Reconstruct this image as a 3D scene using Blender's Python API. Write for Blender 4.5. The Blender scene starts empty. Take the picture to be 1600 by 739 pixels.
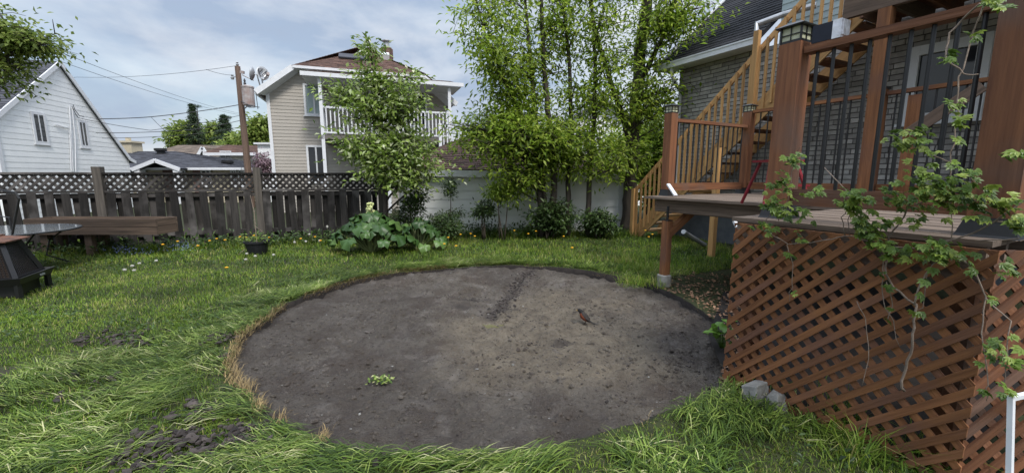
import bpy, math, random
import numpy as np
from mathutils import Vector, Matrix
R = math.radians
random.seed(7); rng = np.random.default_rng(11)
S = bpy.context.scene
C = S.collection
# ------------------------------------------------------------------ camera, sky, sun, exposure
CAM_H, F, PITCH = 1.55, 640.0, R(8.5)
cam = bpy.data.objects.new('camera', bpy.data.cameras.new('camera'))
C.objects.link(cam); S.camera = cam
cam.location = (0, 0, CAM_H); cam.rotation_euler = (R(90) - PITCH, 0, 0)
cam.data.sensor_width = 36; cam.data.lens = 36 * F / 1600
cam.data.clip_start = 0.05; cam.data.clip_end = 3000
SUN_EL, SUN_AZ = R(52), R(150)      # sun behind the camera, to the right (azimuth clockwise from +Y)
W = bpy.data.worlds.new('World'); S.world = W; W.use_nodes = True
def world():
    nt = W.node_tree; n = nt.nodes; l = nt.links
    n.clear()
    out = n.new('ShaderNodeOutputWorld'); bg = n.new('ShaderNodeBackground'); bg.inputs[1].default_value = 0.11
    sky = n.new('ShaderNodeTexSky'); sky.sky_type = 'NISHITA'; sky.sun_disc = False
    sky.sun_elevation = SUN_EL; sky.sun_rotation = SUN_AZ; sky.air_density = 1.3; sky.dust_density = 1.5
    tc = n.new('ShaderNodeTexCoord'); sep = n.new('ShaderNodeSeparateXYZ'); l.new(tc.outputs['Generated'], sep.inputs[0])
    mp = n.new('ShaderNodeMapping'); mp.inputs['Scale'].default_value = (1.0, 1.0, 2.4); mp.inputs['Rotation'].default_value = (0, R(12), R(20))
    mp.inputs['Location'].default_value = (0.35, 0.2, 0.55)
    l.new(tc.outputs['Generated'], mp.inputs[0])
    def noise(sc, det, rough, dist=0.0):
        t = n.new('ShaderNodeTexNoise'); t.inputs['Scale'].default_value = sc; t.inputs['Detail'].default_value = det
        t.inputs['Roughness'].default_value = rough; t.inputs['Distortion'].default_value = dist
        l.new(mp.outputs[0], t.inputs['Vector']); return t.outputs['Fac']
    cov = n.new('ShaderNodeMapRange'); cov.inputs[1].default_value = 0.36; cov.inputs[2].default_value = 0.60
    cov.inputs[3].default_value = 0.55; cov.inputs[4].default_value = 0.97
    l.new(noise(2.1, 6, 0.55, 0.2), cov.inputs[0])
    tone = n.new('ShaderNodeValToRGB'); l.new(noise(3.4, 7, 0.55, 0.25), tone.inputs[0])
    e = tone.color_ramp.elements; e[0].position = 0.36; e[0].color = (2.5, 3.05, 4.0, 1); e[1].position = 0.62; e[1].color = (5.1, 5.3, 5.6, 1)
    mix = n.new('ShaderNodeMix'); mix.data_type = 'RGBA'
    l.new(cov.outputs[0], mix.inputs[0]); l.new(sky.outputs[0], mix.inputs[6]); l.new(tone.outputs[0], mix.inputs[7])
    zen = n.new('ShaderNodeMapRange'); zen.inputs[1].default_value = 0.45; zen.inputs[2].default_value = 1.0
    zen.inputs[3].default_value = 1.0; zen.inputs[4].default_value = 3.9
    l.new(sep.outputs['Z'], zen.inputs[0])
    mul = n.new('ShaderNodeMix'); mul.data_type = 'RGBA'; mul.blend_type = 'MULTIPLY'; mul.inputs[0].default_value = 1
    l.new(mix.outputs[2], mul.inputs[6]); l.new(zen.outputs[0], mul.inputs[7])
    l.new(mul.outputs[2], bg.inputs[0]); l.new(bg.outputs[0], out.inputs[0])
world()
sl = bpy.data.lights.new('sun', 'SUN'); sl.energy = 2.0; sl.angle = R(12); sl.color = (1, .96, .9)
so = bpy.data.objects.new('sun', sl); C.objects.link(so)
sd = Vector((math.sin(SUN_AZ) * math.cos(SUN_EL), math.cos(SUN_AZ) * math.cos(SUN_EL), math.sin(SUN_EL)))
so.rotation_euler = sd.to_track_quat('Z', 'Y').to_euler(); so.location = (0, 0, 30)
S.view_settings.view_transform = 'Standard'; S.view_settings.look = 'None'
S.view_settings.exposure = 0.62; S.view_settings.gamma = 1; S.view_settings.use_curve_mapping = False
S.cycles.max_bounces = 6; S.cycles.transparent_max_bounces = 6

# ------------------------------------------------------------------ measuring helpers
cp, sp_ = math.cos(PITCH), math.sin(PITCH)
def ray(px, py):
    u = px - 800; v = 369.5 - py
    return Vector((u, F * cp + v * sp_, -F * sp_ + v * cp))
CAMP = Vector((0, 0, CAM_H))
def at(px, py, Y):
    d = ray(px, py); return CAMP + d * (Y / d.y)
def gnd(px, py, z=0.0):
    d = ray(px, py); return CAMP + d * ((z - CAM_H) / d.z)
def onpl(px, py, P0, n):
    d = ray(px, py); return CAMP + d * ((Vector(P0) - CAMP).dot(n) / d.dot(n))
Z = Vector((0, 0, 1))
UD = Vector((-.47, .8827, 0)).normalized(); ND = Vector((.8827, .47, 0)).normalized()   # the right-hand house: along its wall, and into it
def U(u, n, z=0.0): return UD * u + ND * n + Z * z

def _hash(ix, iy, s):
    h = (ix.astype(np.int64) * 374761393 + iy.astype(np.int64) * 668265263 + s * 974711) & 0x7fffffff
    h = ((h ^ (h >> 13)) * 1274126177) & 0x7fffffff
    return ((h ^ (h >> 16)) & 0xffff) / 65535.0
def vnoise(x, y, s=0):
    ix = np.floor(x); iy = np.floor(y); fx = x - ix; fy = y - iy
    fx = fx * fx * (3 - 2 * fx); fy = fy * fy * (3 - 2 * fy)
    a = _hash(ix, iy, s); b = _hash(ix + 1, iy, s); c = _hash(ix, iy + 1, s); d = _hash(ix + 1, iy + 1, s)
    return (a * (1 - fx) + b * fx) * (1 - fy) + (c * (1 - fx) + d * fx) * fy
def fbm(x, y, s=0, o=4):
    x = np.asarray(x, float); y = np.asarray(y, float); t = 0; a = .5
    for k in range(o): t = t + a * (vnoise(x, y, s + k) - .5); x = x * 2.03 + 17; y = y * 2.03 + 5; a *= .5
    return t * 2

# ------------------------------------------------------------------ objects
def tag(o, label=None, cat=None, group=None, kind=None):
    if label: o['label'] = label
    if cat: o['category'] = cat
    if group: o['group'] = group
    if kind: o['kind'] = kind
    return o
def thing(name, label, cat, loc=(0, 0, 0), group=None):
    o = bpy.data.objects.new(name, None); C.objects.link(o); o.location = loc; o.empty_display_size = .2
    return tag(o, label, cat, group)
def base_of(o):
    t = Vector((0, 0, 0))
    while o is not None: t = t + o.location; o = o.parent
    return t
def copy_tree(o, parent=None):
    c = o.copy(); C.objects.link(c); c.parent = parent
    for ch in list(o.children): copy_tree(ch, c)
    return c
def finish(me, name, mats, parent, loc, smooth):
    for m in (mats if isinstance(mats, (list, tuple)) else [mats]): me.materials.append(m)
    if smooth and len(me.polygons): me.polygons.foreach_set('use_smooth', [True] * len(me.polygons))
    o = bpy.data.objects.new(name, me); C.objects.link(o)
    if parent is not None: o.parent = parent
    else: o.location = loc
    return o
class MB:
    """Collects shapes; build() links them as ONE mesh object."""
    def __init__(s): s.v = []; s.f = []; s.uvw = []; s.rnd = []; s.mi = []; s.m = 0
    def add(s, vs, fs, uvw=None, rnd=None):
        b = len(s.v); s.v += [tuple(p) for p in vs]; r = random.random() if rnd is None else rnd
        s.rnd += [r] * len(vs)
        s.uvw += list(uvw) if uvw is not None else [tuple(p) for p in vs]
        s.f += [tuple(b + i for i in f) for f in fs]; s.mi += [s.m] * len(fs)
    def obox(s, c, ax, ay, az, rnd=None):           # centre and three half-axes, longest first in the grain
        c, ax, ay, az = map(Vector, (c, ax, ay, az)); vs = []; uv = []
        L = [ax.length, ay.length, az.length]; order = sorted(range(3), key=lambda i: -L[i]); off = random.random() * 50
        for k in (-1, 1):
            for j in (-1, 1):
                for i in (-1, 1):
                    vs.append(c + ax * i + ay * j + az * k); loc = (i * L[0], j * L[1], k * L[2])
                    uv.append((loc[order[0]] + off, loc[order[1]] + off * .7, loc[order[2]]))
        fs = [(0, 2, 3, 1), (4, 5, 7, 6), (0, 1, 5, 4), (2, 6, 7, 3), (0, 4, 6, 2), (1, 3, 7, 5)]
        if ax.cross(ay).dot(az) < 0: fs = [f[::-1] for f in fs]
        s.add(vs, fs, uv, rnd)
    def box(s, x0, x1, y0, y1, z0, z1, rnd=None):
        s.obox(((x0 + x1) / 2, (y0 + y1) / 2, (z0 + z1) / 2), ((x1 - x0) / 2, 0, 0), (0, (y1 - y0) / 2, 0), (0, 0, (z1 - z0) / 2), rnd)
    def beam(s, p0, p1, w, h, up=(0, 0, 1), rnd=None):   # w across, h along up
        p0, p1 = Vector(p0), Vector(p1); d = p1 - p0; up = Vector(up)
        side = d.cross(up)
        if side.length < 1e-6: side = d.cross(Vector((0, 1, 0)))
        side.normalize(); u2 = side.cross(d).normalized()
        s.obox((p0 + p1) / 2, d / 2, side * w / 2, u2 * h / 2, rnd)
    def tube(s, pts, rad, n=6, cap=True, rnd=None):
        pts = [Vector(p) for p in pts]
        if not isinstance(rad, (list, tuple)): rad = [rad] * len(pts)
        vs = []; uv = []; fs = []; L = 0; a = None
        for i, p in enumerate(pts):
            t = (pts[min(i + 1, len(pts) - 1)] - pts[max(i - 1, 0)]).normalized()
            if a is None: a = t.orthogonal().normalized()
            else: a = (a - t * a.dot(t)); a = a.normalized() if a.length > 1e-6 else t.orthogonal().normalized()
            b = t.cross(a)
            if i: L += (p - pts[i - 1]).length
            for k in range(n):
                q = 2 * math.pi * k / n; vs.append(p + (a * math.cos(q) + b * math.sin(q)) * rad[i]); uv.append((L, math.cos(q) * rad[i], math.sin(q) * rad[i]))
        for i in range(len(pts) - 1):
            for k in range(n):
                k2 = (k + 1) % n; fs.append((i * n + k, i * n + k2, (i + 1) * n + k2, (i + 1) * n + k))
        if cap: fs.append(tuple(range(n))[::-1]); fs.append(tuple((len(pts) - 1) * n + k for k in range(n)))
        s.add(vs, fs, uv, rnd)
    def prism(s, poly, vec, rnd=None):
        poly = [Vector(p) for p in poly]; vec = Vector(vec); n = len(poly)
        nor = Vector((0, 0, 0))
        for i in range(n): nor += poly[i].cross(poly[(i + 1) % n])
        if nor.dot(vec) > 0: poly = poly[::-1]
        vs = poly + [p + vec for p in poly]
        fs = [tuple(range(n)), tuple(range(2 * n - 1, n - 1, -1))]
        fs += [(i, i + n, (i + 1) % n + n, (i + 1) % n) for i in range(n)]
        s.add(vs, fs, None, rnd)
    def face(s, poly, rnd=None): s.add(poly, [tuple(range(len(poly)))], None, rnd)
    def lathe(s, c, prof, n=16, rnd=None):              # profile of (radius, z)
        c = Vector(c); vs = []; fs = []
        for r, z in prof:
            for k in range(n):
                q = 2 * math.pi * k / n; vs.append(c + Vector((r * math.cos(q), r * math.sin(q), z)))
        for i in range(len(prof) - 1):
            for k in range(n):
                k2 = (k + 1) % n; fs.append((i * n + k, i * n + k2, (i + 1) * n + k2, (i + 1) * n + k))
        fs.append(tuple(range(n))[::-1]); fs.append(tuple((len(prof) - 1) * n + k for k in range(n)))
        s.add(vs, fs, None, rnd)
    def lump(s, c, r, squash=.6, rnd=None, rough=.3):
        t = (1 + 5 ** .5) / 2
        pts = [(-1, t, 0), (1, t, 0), (-1, -t, 0), (1, -t, 0), (0, -1, t), (0, 1, t), (0, -1, -t), (0, 1, -t), (t, 0, -1), (t, 0, 1), (-t, 0, -1), (-t, 0, 1)]
        fs = [(0, 11, 5), (0, 5, 1), (0, 1, 7), (0, 7, 10), (0, 10, 11), (1, 5, 9), (5, 11, 4), (11, 10, 2), (10, 7, 6), (7, 1, 8), (3, 9, 4), (3, 4, 2), (3, 2, 6), (3, 6, 8), (3, 8, 9), (4, 9, 5), (2, 4, 11), (6, 2, 10), (8, 6, 7), (9, 8, 1)]
        q = random.random() * 6.3; e = random.uniform(.7, 1.5)
        vs = []
        for p in pts:
            k = r / 1.9 * random.uniform(1 - rough, 1 + rough); x, y, z = p[0] * k * e, p[1] * k, p[2] * k * squash
            vs.append(Vector(c) + Vector((x * math.cos(q) - y * math.sin(q), x * math.sin(q) + y * math.cos(q), z)))
        s.add(vs, fs, None, rnd)
    def build(s, name, mats, parent=None, loc=(0, 0, 0), smooth=False, **tags):
        o_ = base_of(parent) if parent is not None else Vector(loc)
        me = bpy.data.meshes.new(name)
        me.from_pydata([(p[0] - o_.x, p[1] - o_.y, p[2] - o_.z) for p in s.v], [], s.f)
        a = me.attributes.new('uvw', 'FLOAT_VECTOR', 'POINT'); a.data.foreach_set('vector', np.array(s.uvw, np.float32).ravel())
        a = me.attributes.new('rnd', 'FLOAT', 'POINT'); a.data.foreach_set('value', np.array(s.rnd, np.float32))
        if any(s.mi): me.polygons.foreach_set('material_index', s.mi)
        o = finish(me, name, mats, parent, loc, smooth); tag(o, **tags); return o
def build_np(name, V, Fc, rnd, mats, parent=None, loc=(0, 0, 0), smooth=False, attrs=None, mi=None, **tags):
    o_ = base_of(parent) if parent is not None else Vector(loc)
    V = np.asarray(V, np.float32) - np.array(o_, np.float32)
    me = bpy.data.meshes.new(name); k = Fc.shape[1]
    me.vertices.add(len(V)); me.vertices.foreach_set('co', V.ravel())
    me.loops.add(Fc.size); me.loops.foreach_set('vertex_index', Fc.astype(np.int32).ravel())
    me.polygons.add(len(Fc)); me.polygons.foreach_set('loop_start', np.arange(0, Fc.size, k, dtype=np.int32))
    me.polygons.foreach_set('loop_total', np.full(len(Fc), k, np.int32))
    if mi is not None: me.polygons.foreach_set('material_index', np.asarray(mi, np.int32))
    a = me.attributes.new('rnd', 'FLOAT', 'POINT'); a.data.foreach_set('value', np.asarray(rnd, np.float32))
    for nm, val in (attrs or {}).items():
        a = me.attributes.new(nm, 'FLOAT', 'POINT'); a.data.foreach_set('value', np.asarray(val, np.float32))
    me.update(calc_edges=True); me.validate()
    o = finish(me, name, mats, parent, loc, smooth); tag(o, **tags); return o

# ------------------------------------------------------------------ materials
def srgb(r, g, b): return tuple(((c / 255 + .055) / 1.055) ** 2.4 if c > 10 else c / 255 / 12.92 for c in (r, g, b))
def M(name, c1, c2=None, scale=4.0, rough=.75, bump=.25, bscale=60.0, rnd=.25, grain=False, spec=.3, metal=0.0, transl=0.0, stretch=(1, 1, 1), c3=None, c3scale=.7, c3range=(.5, .65), detail=5):
    m = bpy.data.materials.new(name); m.use_nodes = True; nt = m.node_tree; n = nt.nodes; l = nt.links
    p = n['Principled BSDF']; p.inputs['Roughness'].default_value = rough; p.inputs['Metallic'].default_value = metal; p.inputs['Specular IOR Level'].default_value = spec
    c2 = c2 or tuple(x * .7 for x in c1)
    if grain:
        src = n.new('ShaderNodeAttribute'); src.attribute_name = 'uvw'; co = src.outputs['Vector']; stretch = (.06, 1, 1)
    else:
        src = n.new('ShaderNodeTexCoord'); co = src.outputs['Object']
    mp = n.new('ShaderNodeMapping'); mp.inputs['Scale'].default_value = stretch; l.new(co, mp.inputs[0])
    t = n.new('ShaderNodeTexNoise'); t.inputs['Scale'].default_value = scale; t.inputs['Detail'].default_value = detail; t.inputs['Roughness'].default_value = .6
    l.new(mp.outputs[0], t.inputs['Vector'])
    rm = n.new('ShaderNodeMapRange'); rm.inputs[1].default_value = .32; rm.inputs[2].default_value = .68; l.new(t.outputs['Fac'], rm.inputs[0])
    mx = n.new('ShaderNodeMix'); mx.data_type = 'RGBA'; mx.inputs[6].default_value = (*c1, 1); mx.inputs[7].default_value = (*c2, 1); l.new(rm.outputs[0], mx.inputs[0])
    col = mx.outputs[2]
    if c3:
        t3 = n.new('ShaderNodeTexNoise'); t3.inputs['Scale'].default_value = c3scale; t3.inputs['Detail'].default_value = 4; l.new(co, t3.inputs['Vector'])
        r3 = n.new('ShaderNodeMapRange'); r3.inputs[1].default_value = c3range[0]; r3.inputs[2].default_value = c3range[1]; l.new(t3.outputs['Fac'], r3.inputs[0])
        m3 = n.new('ShaderNodeMix'); m3.data_type = 'RGBA'; m3.inputs[7].default_value = (*c3, 1); l.new(r3.outputs[0], m3.inputs[0]); l.new(col, m3.inputs[6]); col = m3.outputs[2]
    if rnd:
        at_ = n.new('ShaderNodeAttribute'); at_.attribute_name = 'rnd'
        r2 = n.new('ShaderNodeMapRange'); r2.inputs[3].default_value = 1 - rnd; r2.inputs[4].default_value = 1 + rnd; l.new(at_.outputs['Fac'], r2.inputs[0])
        hs = n.new('ShaderNodeHueSaturation'); l.new(r2.outputs[0], hs.inputs['Value']); l.new(col, hs.inputs['Color']); col = hs.outputs[0]
    l.new(col, p.inputs['Base Color'])
    if bump:
        tb = n.new('ShaderNodeTexNoise'); tb.inputs['Scale'].default_value = bscale; tb.inputs['Detail'].default_value = 4; l.new(mp.outputs[0], tb.inputs['Vector'])
        bp = n.new('ShaderNodeBump'); bp.inputs['Strength'].default_value = bump; bp.inputs['Distance'].default_value = .01; l.new(tb.outputs['Fac'], bp.inputs['Height']); l.new(bp.outputs[0], p.inputs['Normal'])
    if transl:
        tr = n.new('ShaderNodeBsdfTranslucent'); l.new(col, tr.inputs[0]); ms = n.new('ShaderNodeMixShader'); ms.inputs[0].default_value = transl
        out = n['Material Output']; l.new(p.outputs[0], ms.inputs[1]); l.new(tr.outputs[0], ms.inputs[2]); l.new(ms.outputs[0], out.inputs[0])
    return m
def leafmat(name, stops, transl=.35, rough=.5, patch=.25, pscale=.9):
    m = bpy.data.materials.new(name); m.use_nodes = True; nt = m.node_tree; n = nt.nodes; l = nt.links
    p = n['Principled BSDF']; p.inputs['Roughness'].default_value = rough; p.inputs['Specular IOR Level'].default_value = .35
    a = n.new('ShaderNodeAttribute'); a.attribute_name = 'rnd'; cr = n.new('ShaderNodeValToRGB'); l.new(a.outputs['Fac'], cr.inputs[0])
    e = cr.color_ramp.elements
    while len(e) < len(stops): e.new(.5)
    for i, (q, c) in enumerate(stops): e[i].position = q; e[i].color = (*c, 1)
    tc = n.new('ShaderNodeTexCoord'); t = n.new('ShaderNodeTexNoise'); t.inputs['Scale'].default_value = pscale; t.inputs['Detail'].default_value = 3; l.new(tc.outputs['Object'], t.inputs['Vector'])
    r2 = n.new('ShaderNodeMapRange'); r2.inputs[1].default_value = .3; r2.inputs[2].default_value = .7; r2.inputs[3].default_value = 1 - patch; r2.inputs[4].default_value = 1 + patch; l.new(t.outputs['Fac'], r2.inputs[0])
    hs = n.new('ShaderNodeHueSaturation'); l.new(r2.outputs[0], hs.inputs['Value']); l.new(cr.outputs[0], hs.inputs['Color'])
    l.new(hs.outputs[0], p.inputs['Base Color'])
    tr = n.new('ShaderNodeBsdfTranslucent'); l.new(hs.outputs[0], tr.inputs[0]); ms = n.new('ShaderNodeMixShader'); ms.inputs[0].default_value = transl
    l.new(p.outputs[0], ms.inputs[1]); l.new(tr.outputs[0], ms.inputs[2]); l.new(ms.outputs[0], n['Material Output'].inputs[0])
    return m
def glassmat(name, c=(.02, .024, .03), rough=.06):
    m = bpy.data.materials.new(name); m.use_nodes = True; p = m.node_tree.nodes['Principled BSDF']
    p.inputs['Base Color'].default_value = (*c, 1); p.inputs['Roughness'].default_value = rough; p.inputs['Specular IOR Level'].default_value = .5
    return m
mt = {}
mt['white_siding'] = M('white_siding', (.8, .81, .80), (.74, .75, .75), 3, .55, .05, 90, .03)
mt['white_trim'] = M('white_trim', (.68, .69, .71), (.6, .61, .63), 5, .5, .03, 80, .02)
mt['tan_siding'] = M('tan_siding', (.38, .35, .31), (.34, .315, .28), 2, .6, .05, 90, .04)
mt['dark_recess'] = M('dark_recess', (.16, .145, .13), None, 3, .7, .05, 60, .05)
mt['brown_shingle'] = M('brown_shingle', (.13, .075, .055), (.085, .05, .04), 6, .9, .3, 120, .4)
mt['charcoal_shingle'] = M('charcoal_shingle', (.065, .067, .078), (.045, .046, .054), 6, .9, .3, 120, .35)
mt['black_shingle'] = M('black_shingle', (.022, .022, .025), (.014, .014, .016), 6, .9, .35, 120, .45)
mt['grey_shingle'] = M('grey_shingle', (.2, .2, .21), (.15, .15, .16), 6, .9, .3, 120, .3)
mt['beige_shingle'] = M('beige_shingle', (.17, .135, .105), (.13, .1, .08), 4, .9, .3, 100, .3)
mt['brick_red'] = M('brick_red', (.2, .12, .1), (.12, .075, .065), 9, .85, .3, 120, .4)
mt['grey_brick'] = M('grey_brick', (.37, .35, .325), (.26, .25, .235), 10, .85, .5, 60, .3)
mt['mortar'] = M('mortar', (.10, .094, .09), None, 10, .95, .3, 100, .1)
mt['foundation'] = M('foundation', (.12, .13, .14), (.08, .09, .1), 4, .9, .3, 60, .05)
mt['cream'] = M('cream', (.5, .44, .32), (.42, .37, .27), 3, .8, .1, 60, .05)
mt['offwhite'] = M('offwhite', (.66, .65, .58), (.58, .57, .52), 2, .8, .05, 60, .03)
mt['fence_wood'] = M('fence_wood', (.038, .034, .031), (.015, .0135, .0125), 24, .9, .5, 60, .55, grain=True, c3=(.085, .078, .074), c3scale=1.6)
mt['post_wood'] = M('post_wood', (.11, .095, .08), (.05, .044, .038), 24, .9, .5, 60, .25, grain=True)
mt['planter_wood'] = M('planter_wood', (.145, .10, .072), (.065, .046, .034), 22, .8, .4, 60, .25, grain=True)
mt['stain'] = M('stain', (.25, .108, .043), (.125, .052, .023), 24, .78, .6, 60, .2, grain=True, c3=(.15, .07, .042), c3scale=1.6)
mt['stain_dark'] = M('stain_dark', (.2, .084, .038), (.10, .041, .021), 24, .75, .6, 60, .32, grain=True, c3=(.12, .07, .05), c3scale=1.6)
mt['new_wood'] = M('new_wood', (.52, .30, .12), (.34, .19, .075), 22, .65, .3, 60, .22, grain=True)
mt['grey_deck'] = M('grey_deck', (.22, .165, .125), (.10, .075, .057), 26, .85, .5, 60, .25, grain=True)
mt['black_metal'] = M('black_metal', (.012, .012, .013), None, 8, .45, .05, 60, .1, spec=.5)
mt['grey_metal'] = M('grey_metal', (.42, .43, .44), (.32, .33, .34), 6, .45, .05, 60, .05, metal=.5)
mt['galv'] = M('galv', (.4, .38, .37), (.27, .2, .18), 4, .6, .1, 40, .05, metal=.2)
mt['pole_wood'] = M('pole_wood', (.2, .135, .10), (.11, .075, .06), 20, .9, .4, 50, .1, grain=True)
mt['bark'] = M('bark', (.075, .062, .05), (.035, .03, .026), 14, .95, .8, 50, .15, grain=True)
mt['twig'] = M('twig', (.09, .07, .05), (.05, .04, .03), 14, .9, .4, 50, .2)
mt['vine_bark'] = M('vine_bark', (.27, .21, .165), (.13, .10, .08), 20, .9, .5, 60, .25)
mt['soil_dark'] = M('soil_dark', (.06, .049, .043), (.03, .025, .023), 20, .95, .6, 80, .5)
mt['litter'] = M('litter', (.25, .145, .085), (.10, .058, .038), 20, .85, .2, 80, .55)
mt['straw'] = M('straw', (.33, .24, .11), (.17, .12, .055), 10, .85, .2, 80, .4)
mt['pot'] = M('pot', (.018, .019, .022), None, 10, .5, .1, 60, .1)
mt['concrete'] = M('concrete', (.24, .235, .215), (.13, .125, .112), 12, .9, .4, 80, .2)
mt['red'] = M('red', (.2, .015, .022), (.14, .01, .016), 12, .45, .05, 60, .05)
mt['navy'] = M('navy', (.012, .016, .03), None, 10, .4, .05, 60, .05)
mt['foil'] = M('foil', (.7, .7, .72), (.5, .5, .52), 30, .3, .6, 25, .1, metal=.9)
mt['lamp_glass'] = M('lamp_glass', (.55, .55, .38), (.42, .43, .3), 20, .3, .1, 50, .05)
mt['rust'] = M('rust', (.17, .075, .045), (.07, .04, .03), 12, .75, .3, 60, .2)
mt['glass'] = glassmat('glass'); mt['table_glass'] = glassmat('table_glass', (.16, .17, .17), .12)
mt['blind'] = M('blind', (.35, .42, .42), (.3, .36, .37), 3, .6, .02, 60, .02)
mt['wire'] = M('wire', (.05, .05, .055), None, 5, .6, 0, 60, 0)
mt['petal_yellow'] = M('petal_yellow', (.75, .42, .02), (.7, .33, .015), 30, .7, 0, 60, .15)
mt['puff'] = M('puff', (.55, .53, .48), (.42, .41, .37), 40, .9, 0, 60, .1)
mt['stem_green'] = M('stem_green', (.14, .17, .06), (.1, .12, .05), 10, .7, 0, 60, .3)
mt['cream_flower'] = M('cream_flower', (.52, .53, .26), (.36, .4, .16), 30, .8, .1, 60, .25)
mt['blue_flower'] = M('blue_flower', (.2, .26, .55), (.25, .3, .5), 30, .8, 0, 60, .3)
mt['puddle'] = M('puddle', (.14, .13, .065), (.11, .10, .05), 8, .08, .03, 30, 0, spec=.5)
G1, G2, G3 = (.026, .048, .009), (.066, .105, .016), (.135, .185, .035)
mt['grass'] = leafmat('grass', [(0, (.024, .05, .007)), (.35, (.088, .165, .014)), (.75, (.20, .29, .028)), (.93, (.30, .33, .06)), (1, (.45, .38, .17))], .4, .55, .4, .8)
mt['clip'] = leafmat('clip', [(0, (.018, .036, .006)), (.4, (.085, .145, .018)), (.75, (.25, .32, .065)), (1, (.5, .48, .25))], .3, .5, .3, 1.6)
mt['ash_leaf'] = leafmat('ash_leaf', [(0, (.055, .105, .01)), (.5, (.215, .32, .03)), (1, (.44, .52, .09))], .6, .45, .25, .7)
mt['dark_leaf'] = leafmat('dark_leaf', [(0, (.022, .045, .012)), (.6, (.05, .09, .022)), (1, (.1, .15, .045))], .3, .45, .25, 1.5)
mt['blossom_leaf'] = leafmat('blossom_leaf', [(0, (.06, .11, .014)), (.4, (.18, .27, .04)), (.66, (.31, .40, .1)), (.9, (.45, .5, .3)), (1, (.6, .62, .42))], .4, .45, .2, 1.5)
mt['rhubarb'] = leafmat('rhubarb', [(0, (.02, .05, .013)), (.6, (.055, .115, .026)), (1, (.11, .185, .045))], .2, .4, .2, 3)
mt['vine_leaf'] = leafmat('vine_leaf', [(0, (.06, .11, .018)), (.6, (.15, .23, .035)), (1, (.28, .34, .07))], .35, .4, .25, 3)
mt['far_leaf'] = leafmat('far_leaf', [(0, (.07, .115, .02)), (.5, (.19, .26, .05)), (1, (.36, .42, .11))], .5, .6, .25, .5)
mt['conifer'] = leafmat('conifer', [(0, (.02, .04, .02)), (.6, (.05, .085, .04)), (1, (.09, .13, .06))], .1, .7, .2, .6)
mt['lilac'] = leafmat('lilac', [(0, (.05, .09, .03)), (.3, (.3, .2, .24)), (1, (.5, .38, .42))], .2, .7, .2, 1.5)
mt['hosta'] = leafmat('hosta', [(0, (.08, .17, .02)), (1, (.17, .3, .05))], .3, .4, .1, 6)
mt['soil'] = None
mt['dark_brown'] = M('dark_brown', (.035, .024, .018), (.018, .013, .011), 7, .95, .4, 60, .1)

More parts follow.
